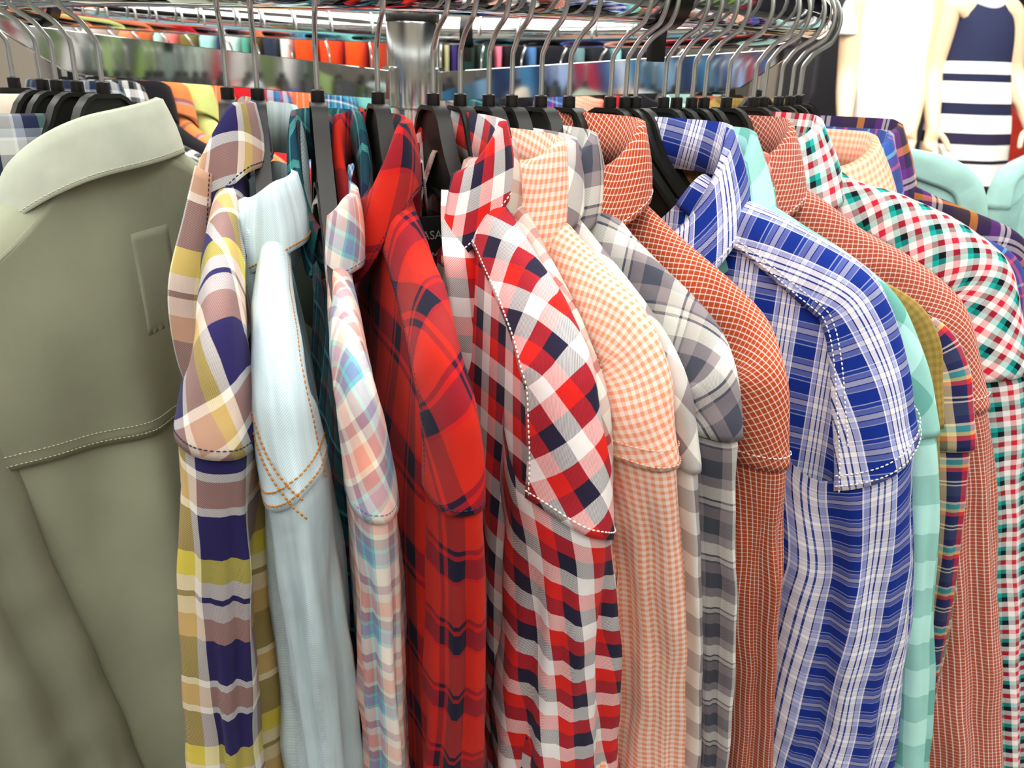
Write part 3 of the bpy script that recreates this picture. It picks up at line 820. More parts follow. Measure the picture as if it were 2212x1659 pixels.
r_ = shirt('check_shirt', 'bold red, navy and white check shirt with white stitching, right of the red plaid', *SP['redging'][:2], 'redging', pts('redging'), seed=11,
      wf=(.017, .025, .030, .042), wb=(.008, .015, .026, .075), ripple=.006, slope=.018, yd=(.034, .042, .050, .056), fold=.11, yrot=.55, crot=.18, rot=.12,
      collar=dict(z0=-.004, dz=.034, cx=.040, cy=.001, rx=.060, ry=.017, w0=.040, w1=.062, flare=.006, end=148), stitch=dict(th='th_white', rad=.0006, seam=(.006,), yoke=.06), body_t=.020, body_fold=.006, yoke_deg=72)
flap(r_, 'front_placket', T((.058, -.018, -.052), (.074, -.025, -.068), (.094, -.032, -.086), (.097, -.0305, -.106), (.096, -.025, -.142), (.094, -.013, -.180), (.092, -.003, -.212)),
     T((.060, -.004, -.052), (.076, -.006, -.068), (.095, -.0075, -.088), (.098, -.0068, -.119), (.098, -.005, -.150), (.096, -.002, -.185), (.093, .001, -.218)), FAB['redging'], bulge=.003, th='th_white')
hanger(SP['redging'][0], SP['redging'][1], 'black hanger holding the bold red check shirt, half hidden by its collar')
neck_label(r_)
shirt('check_shirt', 'dusty red and grey check shirt squeezed behind the bold red check one', *SP['greyred'][:2], 'greyred', pts('greyred'), seed=12, ripple=.001, xm_lim=.11, wf=(.010, .009, .008, .005), wb=(.010, .010, .008, .005), body_t=.01,
      yrot=.4, crot=.4, collar=dict(z0=-.016, dz=.014, ry=.014, cx=.034, cy=-.006, rx=.056, w0=.042, w1=.05))
hanger(SP['greyred'][0], SP['greyred'][1], 'black hanger of the dusty red check shirt')
shirt('gingham_shirt', 'peach and white gingham shirt gathered below its shoulder seam', *SP['peach'][:2], 'peach', pts('peach'), seed=13,
      wf=(.012, .018, .024, .032), wb=(.010, .012, .019, .024), yd=(.03, .042, .050, .056), ripple=.0065, fold=.17, yrot=.3, crot=.2,
      collar=dict(z0=-.014, dz=.016, cx=.056, cy=-.004, rx=.046, ry=.015, w0=.05, w1=.085, flare=.006), stitch=dict(th='th_peach', rad=.0005, seam=(.003, .014), yoke=.05), body_t=.026, body_fold=.009)
hanger(SP['peach'][0], SP['peach'][1], 'black hanger rising behind the peach gingham collar')
shirt('check_shirt', 'large grey and white check shirt wedged between peach gingham and grey plaid', *SP['greywhite'][:2], 'greywhite', pts('greywhite'), seed=14, ripple=.001, xm_lim=.11, wf=(.010, .010, .009, .006), wb=(.011, .011, .012, .016), body_t=.01,
      yrot=.75, crot=.6, collar=dict(z0=-.014, dz=.020, ry=.016, cx=.036, cy=-.008, rx=.058, w0=.045, w1=.06))
hanger(SP['greywhite'][0], SP['greywhite'][1], 'black hanger above the large grey and white check shirt')
shirt('plaid_shirt', 'grey, navy and cream plaid shirt left of the rust windowpane shirt', *SP['greyplaid'][:2], 'greyplaid', pts('greyplaid'), seed=15,
      wf=(.014, .016, .019, .020), wb=(.009, .011, .014, .016), yd=(.034, .046, .050, .056), fold=.13, yrot=.55, crot=.3,
      collar=dict(z0=-.012, dz=.030, cx=.018, cy=-.012, rx=.058, ry=.018, w0=.046, w1=.062, flare=.012), body_t=.018)
hanger(SP['greyplaid'][0], SP['greyplaid'][1], 'black hanger of the grey, navy and cream plaid shirt')
shirt('check_shirt', 'rust orange shirt with thin white windowpane check, left of the royal blue plaid', *SP['rust'][:2], 'rust', pts('rust'), seed=16,
      wf=(.012, .014, .018, .022), wb=(.010, .011, .013, .020), yd=(.030, .040, .046, .054), fold=.06, yrot=.5, crot=.45, slope=-.002,
      collar=dict(z0=-.003, dz=.034, cx=.038, cy=-.013, rx=.050, ry=.016, w0=.050, w1=.052, flare=.009, end=145), stitch=dict(th='th_white', rad=.0005, seam=(.010,)), body_t=.012, xm_lim=.12)
hanger(SP['rust'][0], SP['rust'][1], 'black hanger with its arm entering the rust windowpane collar')
#lp = link('hanging_loop', m.mesh(), M['tagyellow']); lp.parent = COL.objects[[o.name for o in COL.objects if o.get('label', '').startswith('rust orange')][0]]

shirt('plaid_shirt', 'royal blue and white plaid shirt with white stitched seams, large at right', *SP['blue'][:2], 'blue', pts('blue'), seed=17, seam=7,
      wf=(.018, .026, .032, .034), wb=(.012, .013, .020, .032), yd=(.034, .050, .060, .080), ripple=.0065, fold=.15, slope=-.03, vee=.0, yrot=.12, crot=.15, rot=-.1, neck_dx=0,
      collar=dict(z0=-.006, dz=.080, cx=.040, cy=-.010, rx=.062, ry=.032, w0=.048, w1=.050, flare=.020, tip=.004, end=140), stitch=dict(th='th_white', rad=.0006, seam=(.004, .012), yoke=.05, ridge=-1.15), body_t=.022, body_fold=.006, xm_lim=.2, yoke_deg=74)
hanger(SP['blue'][0], SP['blue'][1], 'black hanger with a bare sloping arm between the rust and blue collars')
hanger(290.9, 316, 'black hanger right behind the one entering the royal blue collar')
shirt('check_shirt', 'mint green check shirt just behind the royal blue plaid one', *SP['mint'][:2], 'mint', pts('mint'), seed=18, seam=6, wf=(.014, .014, .014, .016), wb=(.010, .012, .014, .016), yrot=.6, crot=.1,
      collar=dict(z0=-.010, dz=.050, cx=.040, cy=-.008, rx=.060, ry=.026, w0=.05, w1=.06, flare=.022), body_t=.014)
hanger(SP['mint'][0], SP['mint'][1], 'black hanger above the mint check shirt')
shirt('check_shirt', 'khaki micro check shirt showing a sliver behind the mint shirt', 295.7, 318, 'khaki', seed=19, wf=(.008,)*4, wb=(.008,)*4, body_t=.010, spine=gen(1.03, -.004),
      collar=dict(z0=-.014, dz=.02, cx=.006, rx=.046, ry=.014))
hanger(295.7, 318, 'black hanger of the khaki micro check shirt')
shirt('check_shirt', 'coral check shirt, only its collar edge visible beside the faded rust shirt', 297.5, 319, 'coral', seed=20, wf=(.007,)*4, wb=(.007,)*4, body_t=.010, spine=gen(.96, -.012),
      collar=dict(z0=-.028, dz=.010, cx=.026, rx=.052, ry=.016))
hanger(297.5, 319, 'black hanger of the coral check shirt')
shirt('plaid_shirt', 'navy, red and olive plaid shirt with its sleeve left of the faded rust sleeve', 301.6, 317, 'multi', seed=21, wf=(.010, .012, .016, .018), wb=(.010, .012, .014, .016), body_t=.014, fold=.05,
      spine=gen(1.05, -.030), collar=dict(z0=-.050, dz=.010, cx=.01, rx=.055, ry=.018))
hanger(299.7, 319, 'black hanger between the coral and the navy and red plaid shirts')
hanger(301.6, 318, 'black hanger of the navy, red and olive plaid shirt')
shirt('check_shirt', 'faded rust windowpane check shirt, second rust shirt from the left', *SP['rust2'][:2], 'rust2', pts('rust2'), seed=22, wf=(.014, .020, .024, .028), wb=(.010, .012, .014, .018), yd=(.030, .042, .048, .056), fold=.05, yrot=.5, crot=.45,
      collar=dict(z0=-.006, dz=.036, cx=.0, cy=-.008, rx=.058, ry=.018, w0=.054, w1=.06, flare=.020), stitch=dict(th='th_white', rad=.0005, seam=(.012,)), body_t=.020)
hanger(SP['rust2'][0], 319, 'black hanger above the faded rust shirt')
shirt('check_shirt', 'teal, red, black and white check shirt near the right edge', *SP['mging'][:2], 'mging', pts('mging'), seed=23, wf=(.018, .026, .032, .036), wb=(.010, .012, .014, .018), yd=(.040, .055, .060, .064), yrot=.75, crot=0,
      collar=dict(z0=-.004, dz=.024, cx=.004, cy=-.012, rx=.056, ry=.024, w0=.052, w1=.072, flare=.030), body_t=.026)
hanger(SP['mging'][0], 321, 'black hanger above the teal, red and black check shirt')
shirt('gingham_shirt', 'pale peach gingham shirt with an open crumpled collar near the right edge', 313.6, 327, 'peach2', seed=24, wf=(.010,)*4, wb=(.010,)*4, body_t=.014, spine=gen(1.03, -.008),
      collar=dict(z0=-.018, dz=.030, cx=.036, cy=.004, rx=.062, ry=.026, w0=.05, w1=.05, flare=.026))
hanger(313.6, 325, 'black hanger of the pale peach gingham shirt')
shirt('plaid_shirt', 'blue and purple plaid shirt behind the pale peach gingham at the right', 318.5, 329, 'bluepurple', seed=25, wf=(.010,)*4, wb=(.010,)*4, body_t=.014, spine=gen(1.06, +.002),
      collar=dict(z0=-.018, dz=.02, cx=.04, cy=.004, rx=.06, ry=.022, w0=.05, flare=.02))
hanger(318.5, 328, 'black hanger of the blue and purple plaid shirt')
shirt('plaid_shirt', 'dark purple plaid shirt with orange stripes, rightmost plaid on the rack', 323.5, 333, 'purpor', seed=26, wf=(.012,)*4, wb=(.012,)*4, body_t=.016, spine=gen(1.08, +.012), yrot=.3,
      collar=dict(z0=-.010, dz=.014, cx=.050, cy=.004, rx=.052, ry=.022, w0=.055, w1=.07, flare=.024))
hanger(323.5, 332, 'black hanger of the purple and orange plaid shirt')
shirt('shirt', 'plain pale mint shirt in front of the striped dress at the right edge', 337, 341, 'minted', seed=27, wf=(.014,)*4, wb=(.014,)*4, body_t=.016, collar=False,
      spine=[(.10, 0, -.040), (.14, 0, -.047), (.175, 0, -.056), (.196, 0, -.070), (.209, 0, -.093), (.214, 0, -.12), (.216, 0, -.155), (.215, 0, -.22), (.213, 0, -.30), (.21, 0, -.40)])
hanger(337, 341, 'black hanger of the plain pale mint shirt at the rail end')
hanger(330, 336, 'black hanger between the purple plaid shirt and the plain mint shirt')

# ------------------------------------------------------------------ shirts on the far side of the ring
REAR = [(166, 'navyplaid', 'navy plaid shirt on the far side of the rail at the left edge'),
        (159.6, 'bw', 'black and white check shirt on the far rail, right of the olive collar'),
        (152.5, 'black', 'black shirt on the far rail behind the black and white check'),
        (147.5, 'orstripe', 'orange shirt with blue stripes on the far rail'),
        (141.5, 'lime', 'lime green shirt showing an edge beside the orange striped one'),
        (136.5, 'orpin', 'orange pinstripe shirt on the far rail above the yellow plaid collar'),
        (128.5, 'crimson', 'crimson shirt on the far rail behind the yellow plaid hanger'),
        (123, 'rwb', 'red, white and blue plaid shirt on the far rail left of the teal collar'),
        (116, 'orpin', 'orange pinstripe shirt on the far rail left of the teal collar'),
        (108, 'skyplaid', 'sky blue plaid shirt on the far rail left of the chrome pole'),
        (99, 'aqua', 'aqua shirt on the far rail behind the chrome pole'),
        (84, 'greyplaid', 'grey plaid shirt on the far rail just right of the pole'),
        (75, 'teal', 'dark teal plaid shirt on the far rail right of the pole'),
        (66, 'black', 'black shirt on the far rail under the right support bar'),
        (57, 'bluepurple', 'blue and purple plaid shirt on the far rail under the right bar'),
        (48, 'peach2', 'pale peach shirt on the far rail under the right bar'),
        (39, 'crimson', 'crimson shirt on the far rail under the right bar'),
        (30, 'black', 'black shirt on the far rail toward the right end'),
        (21, 'minted', 'pale mint shirt on the far rail toward the right end'),
        (12, 'orstripe', 'orange striped shirt on the far rail at the right end'),
        (3, 'khaki', 'khaki shirt on the far rail at the right end')]
for i, (az, fab, lab) in enumerate(REAR):
    shirt('shirt', lab, az, az+random.uniform(-3, 3), fab, lo=True, seed=50+i, group='shirts on the far side of the round rack',
          wf=(.016, .022, .024, .026), wb=(.016, .022, .024, .026), collar=dict(z0=-.004, dz=.014, ry=.028, rx=.062), body_t=.028)
    hanger(az, az+1, 'hanger of the '+' '.join(lab.split(' on the far rail')[0].split(' showing')[0].split()[:8])+' on the far rail', 'black hangers on the far side of the rail')

divider(294.3, 'black size divider on the near rail in front of the right bar')
divider(78, 'black size divider on the far rail right of the chrome pole')
divider(172.5, 'black size divider on the far rail at the left edge')
# ------------------------------------------------------------------ eye geometry, used to stand the background where it belongs
FW = Vector((0.11483066, 0.92431481, -0.36394512)); RT = Vector((0.9932582, -0.11268835, 0.02719361)); UP = Vector((0.01587692, 0.36461413, 0.93102334))
EYE = Vector((0, -1.079, ZC))
def ray(x, y): return FW+RT*((x-1106)/1750.2)-UP*((y-829.5)/1750.2)
def px(x, y, d): return EYE+ray(x, y)*d
FH = Vector((FW.x, FW.y, 0)).normalized(); RH = Vector((FH.y, -FH.x, 0))
def vpx(x, y, dist, toward=0):
    r = ray(x, y); return EYE+r*(dist/r.dot(FH))-FH*toward
def ypx(x, y, yw):
    r = ray(x, y); return EYE+r*((yw-EYE.y)/r.y)

# ------------------------------------------------------------------ straight rack beyond the ring
YR = 1.95
GARM = [(62, 108, '#77716c', 'grey'), (116, 160, '#8f938f', 'pale grey'), (168, 212, '#b9b2a8', 'stone coloured'), (252, 288, '#dd8a62', 'peach orange'), (291, 328, '#bd6238', 'rust brown'),
        (331, 350, '#aee0d2', 'narrow mint'), (353, 380, '#f07f76', 'coral'), (384, 421, '#77682f', 'olive brown'), (425, 466, '#a5d8d2', 'wide aqua'), (469, 479, '#27365c', 'narrow navy'), (482, 516, '#d2eeea', 'ice blue'),
        (519, 540, '#5aa892', 'sea green'), (543, 560, '#6b5a2a', 'dark ochre'), (563, 599, '#2c3446', 'slate navy'), (602, 627, '#f0f2ea', 'white'), (630, 681, '#ec4f18', 'vivid orange, first of four,'), (684, 737, '#e54a1a', 'vivid orange, second of four,'),
        (740, 791, '#ea5219', 'vivid orange, third of four,'), (794, 831, '#cf3c12', 'vivid orange, fourth of four,'), (946, 957, '#8a8c6a', 'sage'), (959, 973, '#bdb88c', 'beige'), (975, 990, '#3b2b76', 'purple'),
        (993, 1031, '#1c3a32', 'bottle green'), (1034, 1069, '#24493d', 'forest green'), (1072, 1087, '#ff7f96', 'bright pink'), (1091, 1138, '#15151b', 'black'), (1142, 1163, '#4f7fb8', 'mid blue'), (1166, 1236, '#1a1a22', 'wide black'),
        (1241, 1269, '#6f8f96', 'blue grey'), (1273, 1325, '#20222a', 'charcoal'), (1329, 1346, '#8ecfd6', 'light turquoise'), (1350, 1401, '#2b2a30', 'dark graphite'), (1405, 1471, '#3a3335', 'dark brown'), (1475, 1560, '#4a4a40', 'dull khaki'), (1564, 1640, '#3b3833', 'soot brown')]
farrack = empty('straight_clothes_rack', Matrix.Translation((-.4, YR, 0)), 'long straight clothes rack standing beyond the round one', 'clothing rack')
m = MB(); m.tube([(-1.75, 0, ZC+.24), (1.36, 0, ZC+.24)], .014, 14)
link('hanging_rail', m.mesh(), M['chrome_soft'], farrack)
for x in (-1.72, 1.33):
    m = MB(); m.tube([(x, 0, .03), (x, 0, ZC+.24)], .016, 14)
    link('upright', m.mesh(), M['chrome_soft'], farrack)
    m = MB(); m.tube([(x, -.3, .016), (x, .3, .016)], .016, 12)
    link('foot_rail', m.mesh(), M['chrome_soft'], farrack)
for i, (l, r, col, nm) in enumerate(GARM):
    a, b = ypx(l, 120, YR-.23), ypx(r, 120, YR-.23)
    cx, w = (a.x+b.x)/2, (b.x-a.x)
    root = empty('hanging_garment', Matrix.Translation((cx, YR, ZC+.14)), nm+' garment seen edge-on on the straight rack beyond the ring', 'garment', 'garments on the straight rack beyond')
    mat = plain('cloth_'+nm.replace(' ', '_').replace(',', ''), col, fade=.12)
    P, UV = [], []
    for k in range(15):
        t = k/14; z = -.005-.80*t**1.2
        D = lerp(.03, .235, sst(0, .13, t))
        W_2 = w/2*lerp(.35, 1, sst(0, .08, t))
        row, ur = [], []
        for j in range(28):
            an = 2*PI*j/28
            c, s_ = math.cos(an), math.sin(an)
            x = math.copysign(abs(c)**.5, c)*W_2*(1+.10*math.sin(an*7+i+3*t)*sst(.1, .5, t))
            y = math.copysign(abs(s_)**.7, s_)*D
            row.append((x, y, z)); ur.append((j*.01, z))
        ur.append((.28, z)); P.append(row); UV.append(ur)
    link('cloth_body', grid(P, UV, cu=True), mat, root)
    m = MB(); m.tube(catmull([(0, 0, -.01), (0, 0, .03), (0, .012, .055), (0, .018, .085), (0, 0, .118), (0, -.018, .10)], 4), .0018, 6)
    link('wire_hook', m.mesh(), M['wire'], root)

# ------------------------------------------------------------------ mannequins
M['skin'] = solid('mannequin_skin_paint', '#e9c7a4', rough=.45)
M['tee'] = solid('white_knit_cloth', '#f4f2f2', rough=.9, bump=.2, scale=300)
def mannequin(D, label, J, E_, base):
    """J: joint name -> (position, radius); E_: pairs"""
    o0 = vpx(base[0], base[1], D); root_loc = Vector((o0.x, o0.y, 0))
    root = empty('mannequin', Matrix.Translation(root_loc), label, 'mannequin', None)
    names = list(J); me = bpy.data.meshes.new('figure')
    me.from_pydata([J[n][0]-root_loc for n in names], [(names.index(a), names.index(b)) for a, b in E_], [])
    o = link('figure', me, M['skin'], root, smooth=False)
    sk = o.modifiers.new('skin', 'SKIN'); sk.use_smooth_shade = True
    for i, n in enumerate(names):
        r_ = J[n][1]; r_ = r_ if isinstance(r_, tuple) else (r_, r_)
        me.skin_vertices[0].data[i].radius = r_
        me.skin_vertices[0].data[i].use_root = (i == 0)
    sd = o.modifiers.new('sub', 'SUBSURF'); sd.levels = 2; sd.render_levels = 2
    return root, root_loc
def cloth_tube(name, rows, D, mat, root, loc, depth=.74, toward=0, n=40, thick=.002, wob=.0):
    P, UV = [], []
    for k, (xl, xr, y, *rest) in enumerate(rows):
        a, b = vpx(xl, y, D, toward), vpx(xr, y, D, toward)
        c = (a+b)/2; hw = (b-a).length/2
        dp = rest[0] if rest else depth
        row, ur = [], []
        for j in range(n):
            an = 2*PI*j/n
            rip = 1+wob*math.sin(an*6+k*.6)*(k/len(rows))
            v = c+RH*(math.cos(an)*hw*rip)-FH*(math.sin(an)*hw*dp*rip)
            row.append(v-loc); ur.append((j/n, c.z))
        ur.append((1, c.z)); P.append(row); UV.append(ur)
    o = link(name, grid(P, UV, cu=True), mat, root)
    o.modifiers.new('sub', 'SUBSURF').render_levels = 2
    solidify(o, thick, 1)
    return o

def hand(J, E_, wrist, wp, dirv, side, thumb_dir):
    """palm and five fingers added to the joint list"""
    d = dirv.normalized(); s = side.normalized(); f = d.cross(s)
    J[wrist+'_palm'] = (wp+d*.045, (.022, .013)); E_.append((wrist, wrist+'_palm'))
    J[wrist+'_knuck'] = (wp+d*.075, (.026, .011)); E_.append((wrist+'_palm', wrist+'_knuck'))
    for k, (o, L) in enumerate(((-.026, .058), (-.009, .070), (.009, .066), (.025, .050))):
        p0 = wp+d*.090+s*o; curl = f*(.010+.004*k)
        J[f'{wrist}_f{k}a'] = (p0, .0085); J[f'{wrist}_f{k}b'] = (p0+d*L*.5+curl*.4, .0075); J[f'{wrist}_f{k}c'] = (p0+d*L+curl*1.6, .006)
        E_ += [(wrist+'_knuck', f'{wrist}_f{k}a'), (f'{wrist}_f{k}a', f'{wrist}_f{k}b'), (f'{wrist}_f{k}b', f'{wrist}_f{k}c')]
    t = thumb_dir.normalized()
    J[wrist+'_t1'] = (wp+d*.035+t*.028, .0105); J[wrist+'_t2'] = (wp+d*.060+t*.046, .009); J[wrist+'_t3'] = (wp+d*.088+t*.056, .007)
    E_ += [(wrist+'_palm', wrist+'_t1'), (wrist+'_t1', wrist+'_t2'), (wrist+'_t2', wrist+'_t3')]

def build_mannequin(D, label, hip, chest, neck, head, sl, el, wl, sr, er, wr, hipw, base, thumb_l=1, thumb_r=-1):
    V = lambda p, t=0: vpx(p[0], p[1], D, t)
    J = {}; E_ = []
    J['pelvis'] = (V(hip, -.02), (.075, .062)); J['waist'] = ((V(hip, -.02)+V(chest, -.02))/2, (.062, .056)); J['chest'] = (V(chest, -.02), (.072, .060)); J['upper'] = ((V(chest)*.4+V(neck)*.6), (.066, .05))
    J['neck'] = (V(neck), .046); J['jaw'] = (V(neck)+Vector((0, 0, .085))-FH*.02, (.058, .066)); J['head'] = (V(neck)+Vector((0, 0, .175)), (.072, .088)); J['crown'] = (V(neck)+Vector((0, 0, .245)), (.045, .055))
    J['nose'] = (V(neck)+Vector((0, 0, .12))-FH*.085, .012)
    E_ += [('pelvis', 'waist'), ('waist', 'chest'), ('chest', 'upper'), ('upper', 'neck'), ('neck', 'jaw'), ('jaw', 'head'), ('head', 'crown'), ('jaw', 'nose')]
    for n, s, e, w, th in (('l', sl, el, wl, thumb_l), ('r', sr, er, wr, thumb_r)):
        J['sh'+n] = (V(s), .045); J['el'+n] = (V(e, -.01), .034); J['fo'+n] = ((V(e)*.6+V(w, .05)*.4), .033); J['wr'+n] = (V(w, .07), .023)
        E_ += [('upper', 'sh'+n), ('sh'+n, 'el'+n), ('el'+n, 'fo'+n), ('fo'+n, 'wr'+n)]
        dv = (V(w, .07)-V(e)).normalized()*.8+Vector((0, 0, -.5))
        hand(J, E_, 'wr'+n, V(w, .07), dv, -FH*.8+RH*.35*th, RH*th*.7-FH*.3)
    h = V(hip); g = .20
    for n, sx in (('l', -1), ('r', 1)):
        J['hip'+n] = (h+RH*sx*.085+Vector((0, 0, -.07)), .062); k = h+RH*sx*.08; k.z = lerp(g, h.z, .52)
        J['knee'+n] = (k-FH*.015, .055); c = h+RH*sx*.08+FH*.02; c.z = lerp(g, h.z, .36); J['calf'+n] = (c, .054)
        a = h+RH*sx*.08+FH*.01; a.z = g+.085; J['ankle'+n] = (a, .033); t = a-FH*.13; t.z = g+.028; J['toe'+n] = (t, (.034, .022))
        E_ += [('pelvis', 'hip'+n), ('hip'+n, 'knee'+n), ('knee'+n, 'calf'+n), ('calf'+n, 'ankle'+n), ('ankle'+n, 'toe'+n)]
    return mannequin(D, label, J, E_, base)

DM = 2.78
r1, l1 = build_mannequin(DM, 'mannequin in a plain white short sleeved T-shirt, left of the two', (1902, 300), (1922, 70), (1930, -45), None,
    (1850, -8), (1833, 160), (1806, 262), (2008, -8), (1988, 160), (1950, 262), 0, (1905, 300))
cloth_tube('t_shirt', [(1893, 1962, -42, .8), (1872, 1985, -32, .7), (1848, 2008, -15, .6), (1848, 2012, 15), (1850, 2010, 50), (1852, 2003, 90), (1850, 1996, 130), (1846, 1988, 180), (1840, 1980, 230), (1832, 1974, 285), (1826, 1968, 335), (1820, 1962, 380)], DM, M['tee'], r1, l1, wob=.03)
cloth_tube('short_sleeve', [(1848, 1872, -25, .9), (1832, 1872, -5, .9), (1818, 1868, 25, .9), (1812, 1862, 55, .9), (1809, 1858, 76, .9)], DM, M['tee'], r1, l1, n=24)
cloth_tube('short_sleeve', [(1986, 2010, -25, .9), (1986, 2022, -5, .9), (1984, 2028, 25, .9), (1980, 2028, 55, .9), (1978, 2026, 76, .9)], DM, M['tee'], r1, l1, n=24, toward=-.03)
# striped dress
def dress_mat():
    m, nt, N, L, b = new_mat('navy_white_striped_knit')
    geo = N.new('ShaderNodeTexCoord'); sp_ = N.new('ShaderNodeSeparateXYZ'); L.new(geo.outputs['UV'], sp_.inputs[0])
    mr = N.new('ShaderNodeMapRange'); mr.inputs[1].default_value = .75; mr.inputs[2].default_value = 1.75
    L.new(sp_.outputs['Y'], mr.inputs[0])
    r = N.new('ShaderNodeValToRGB'); r.color_ramp.interpolation = 'CONSTANT'; el = r.color_ramp.elements
    el.remove(el[1])
    zz = lambda y: (vpx(2110, y, DM).z-.75)
    seq = [(-1, '#262a44')]
    ys = [(410, '#1b1a28'), (395, '#ecebe6'), (352, '#1f1c2c'), (344, '#ecebe6'), (311, '#2c2640'), (287, '#f6f6f2'), (247, '#222640'), (223, '#f6f6f2'), (177, '#222640'), (162, '#f6f6f2'), (136, '#262b47')]
    first = True
    for y, c in ys:
        pos = max(0, min(1, zz(y)))
        if first: e = el[0]; e.position = 0; first = False
        else: e = el.new(pos)
        e.color = lin(c)
    L.new(mr.outputs[0], r.inputs['Fac']); L.new(r.outputs['Color'], b.inputs['Base Color'])
    b.inputs['Roughness'].default_value = .85; b.inputs['Specular IOR Level'].default_value = .2
    return m
r2, l2 = build_mannequin(DM, 'mannequin in a navy dress with white stripes, right of the two', (2092, 290), (2118, 60), (2128, -50), None,
    (2052, 10), (2016, 155), (1992, 262), (2188, 35), (2190, 155), (2196, 258), 0, (2095, 300), thumb_l=1, thumb_r=-1)
cloth_tube('striped_dress', [(2085, 2165, -12, .75), (2070, 2178, 4, .7), (2056, 2190, 35, .65), (2054, 2188, 70), (2044, 2184, 110), (2038, 2178, 140), (2026, 2178, 180), (2016, 2176, 220), (2006, 2176, 260), (1998, 2172, 300), (1992, 2166, 345), (1985, 2158, 400), (1978, 2150, 460)], DM, dress_mat(), r2, l2, wob=.06)
cloth_tube('white_collar', [(2088, 2164, -22, .8), (2082, 2166, -6, .82), (2080, 2166, 10, .84), (2090, 2160, 22, .9)], DM, M['tee'], r2, l2, toward=.012)
m = MB(); c0 = vpx(2030, 330, DM); m.box((-.75, -.40, 0), (.62, .40, .20))
pl = link('display_platform', m.mesh(.008), M['fix'] if 'fix' in M else solid('white_platform', '#dcdad6', rough=.5), None, smooth=False)
pl.matrix_world = Matrix.Translation((c0.x, c0.y, 0)) @ Matrix.Rotation(math.atan2(RH.y, RH.x), 4, 'Z')
tag(pl, 'low white display platform under the two mannequins', 'platform')

# ------------------------------------------------------------------ small rack with pale garments at the right edge
side_ = empty('short_clothes_rack', Matrix.Translation((vpx(2420, 300, 1.75).x, vpx(2420, 300, 1.75).y, 0)), 'short clothes rack just outside the right edge', 'clothing rack')
m = MB(); m.tube([(0, -.35, ZC+.06), (0, .25, ZC+.06)], .012, 12); link('hanging_rail', m.mesh(), M['chrome_soft'], side_)
for y in (-.33,):
    m = MB(); m.tube([(0, y, .02), (0, y, ZC+.06)], .014, 12); link('upright', m.mesh(), M['chrome_soft'], side_)
sc_ = side_.matrix_world.translation
for dy, fab, lab in ((-.10, 'wht', 'white shirt cut off by the right edge'), (.08, 'minted', 'pale aqua shirt behind the white one at the right edge')):
    rt_ = shirt('shirt', lab, 0, 180, fab, lo=True, seed=90+int(dy*100), group='pale shirts on the short rack', r=0, z=ZC-.045, collar=dict(z0=-.012, ry=.03), body_t=.03, wf=(.016, .022, .026, .03))
    rt_.matrix_world = Matrix.Translation((sc_.x, sc_.y+dy, ZC-.045)) @ Matrix.Rotation(math.radians(190), 4, 'Z')
    h = hanger(0, 180, 'black hanger of the '+lab, 'black hangers on the short rack')
    h.matrix_world = Matrix.Translation((sc_.x, sc_.y+dy, ZC-.045)) @ Matrix.Rotation(math.radians(190), 4, 'Z')

# ------------------------------------------------------------------ rows of clothes behind the photographer, seen only mirrored in the bars
def row(name, label, x, ys, cols):
    mats = [plain(f'{name}_cloth', c, fade=.1) for c in cols]
    V, F, mi = [], [], []
    y = ys[0]; k = 0
    rnd = random.Random(len(cols))
    while y < ys[1]:
        w = rnd.uniform(.05, .13)
        n0 = len(V)
        for t in range(9):
            z = ZC+.16-1.0*t/8; d = lerp(.04, .22, sst(0, .2, t/8))
            for j in range(16):
                an = 2*PI*j/16; c, s_ = math.cos(an), math.sin(an)
                V.append((x+math.copysign(abs(s_)**.7, s_)*d, y+w/2+math.copysign(abs(c)**.6, c)*w*.46*(1+.06*math.sin(5*an+t)), z))
        for t in range(8):
            for j in range(16):
                F.append((n0+t*16+j, n0+t*16+(j+1) % 16, n0+t*16+16+(j+1) % 16, n0+t*16+16+j)); mi.append(k % len(cols))
        F.append(tuple(n0+j for j in range(16))); mi.append(k % len(cols))
        y += w; k += 1
    rail = MB(); rail.tube([(x, ys[0], ZC+.2), (x, ys[1], ZC+.2)], .014, 8)
    for yy in ys: rail.tube([(x, yy, 0), (x, yy, ZC+.2)], .014, 8)
    n0 = len(V); V += rail.v; F += [tuple(i_+n0 for i_ in f) for f in rail.f]; mi += [0]*len(rail.f)
    me = bpy.data.meshes.new(name); me.from_pydata(V, [], F)
    for mt in mats: me.materials.append(mt)
    for p_, i_ in zip(me.polygons, mi): p_.material_index = i_
    o = link(name, me); tag(o, label, 'clothes', None, 'stuff')
row('row_of_clothes', 'row of green, grey and crimson clothes mirrored in the left support bar', 2.5, (-2.6, -.45), ['#7f9a4e', '#6d7a72', '#9aa79a', '#a3213c', '#b9b5b0', '#55663c', '#d9d6d2', '#3d4a44', '#8fa86a', '#4c4a52'])
row('row_of_clothes', 'row of blue, navy and crimson clothes mirrored in the right support bar', -2.3, (-2.6, -.3), ['#2f5f96', '#a8203a', '#9fb6e0', '#27406e', '#3f7aa6', '#1f2c50', '#7fa6c9', '#4d6b76', '#2a6f9a', '#c9d4e2'])

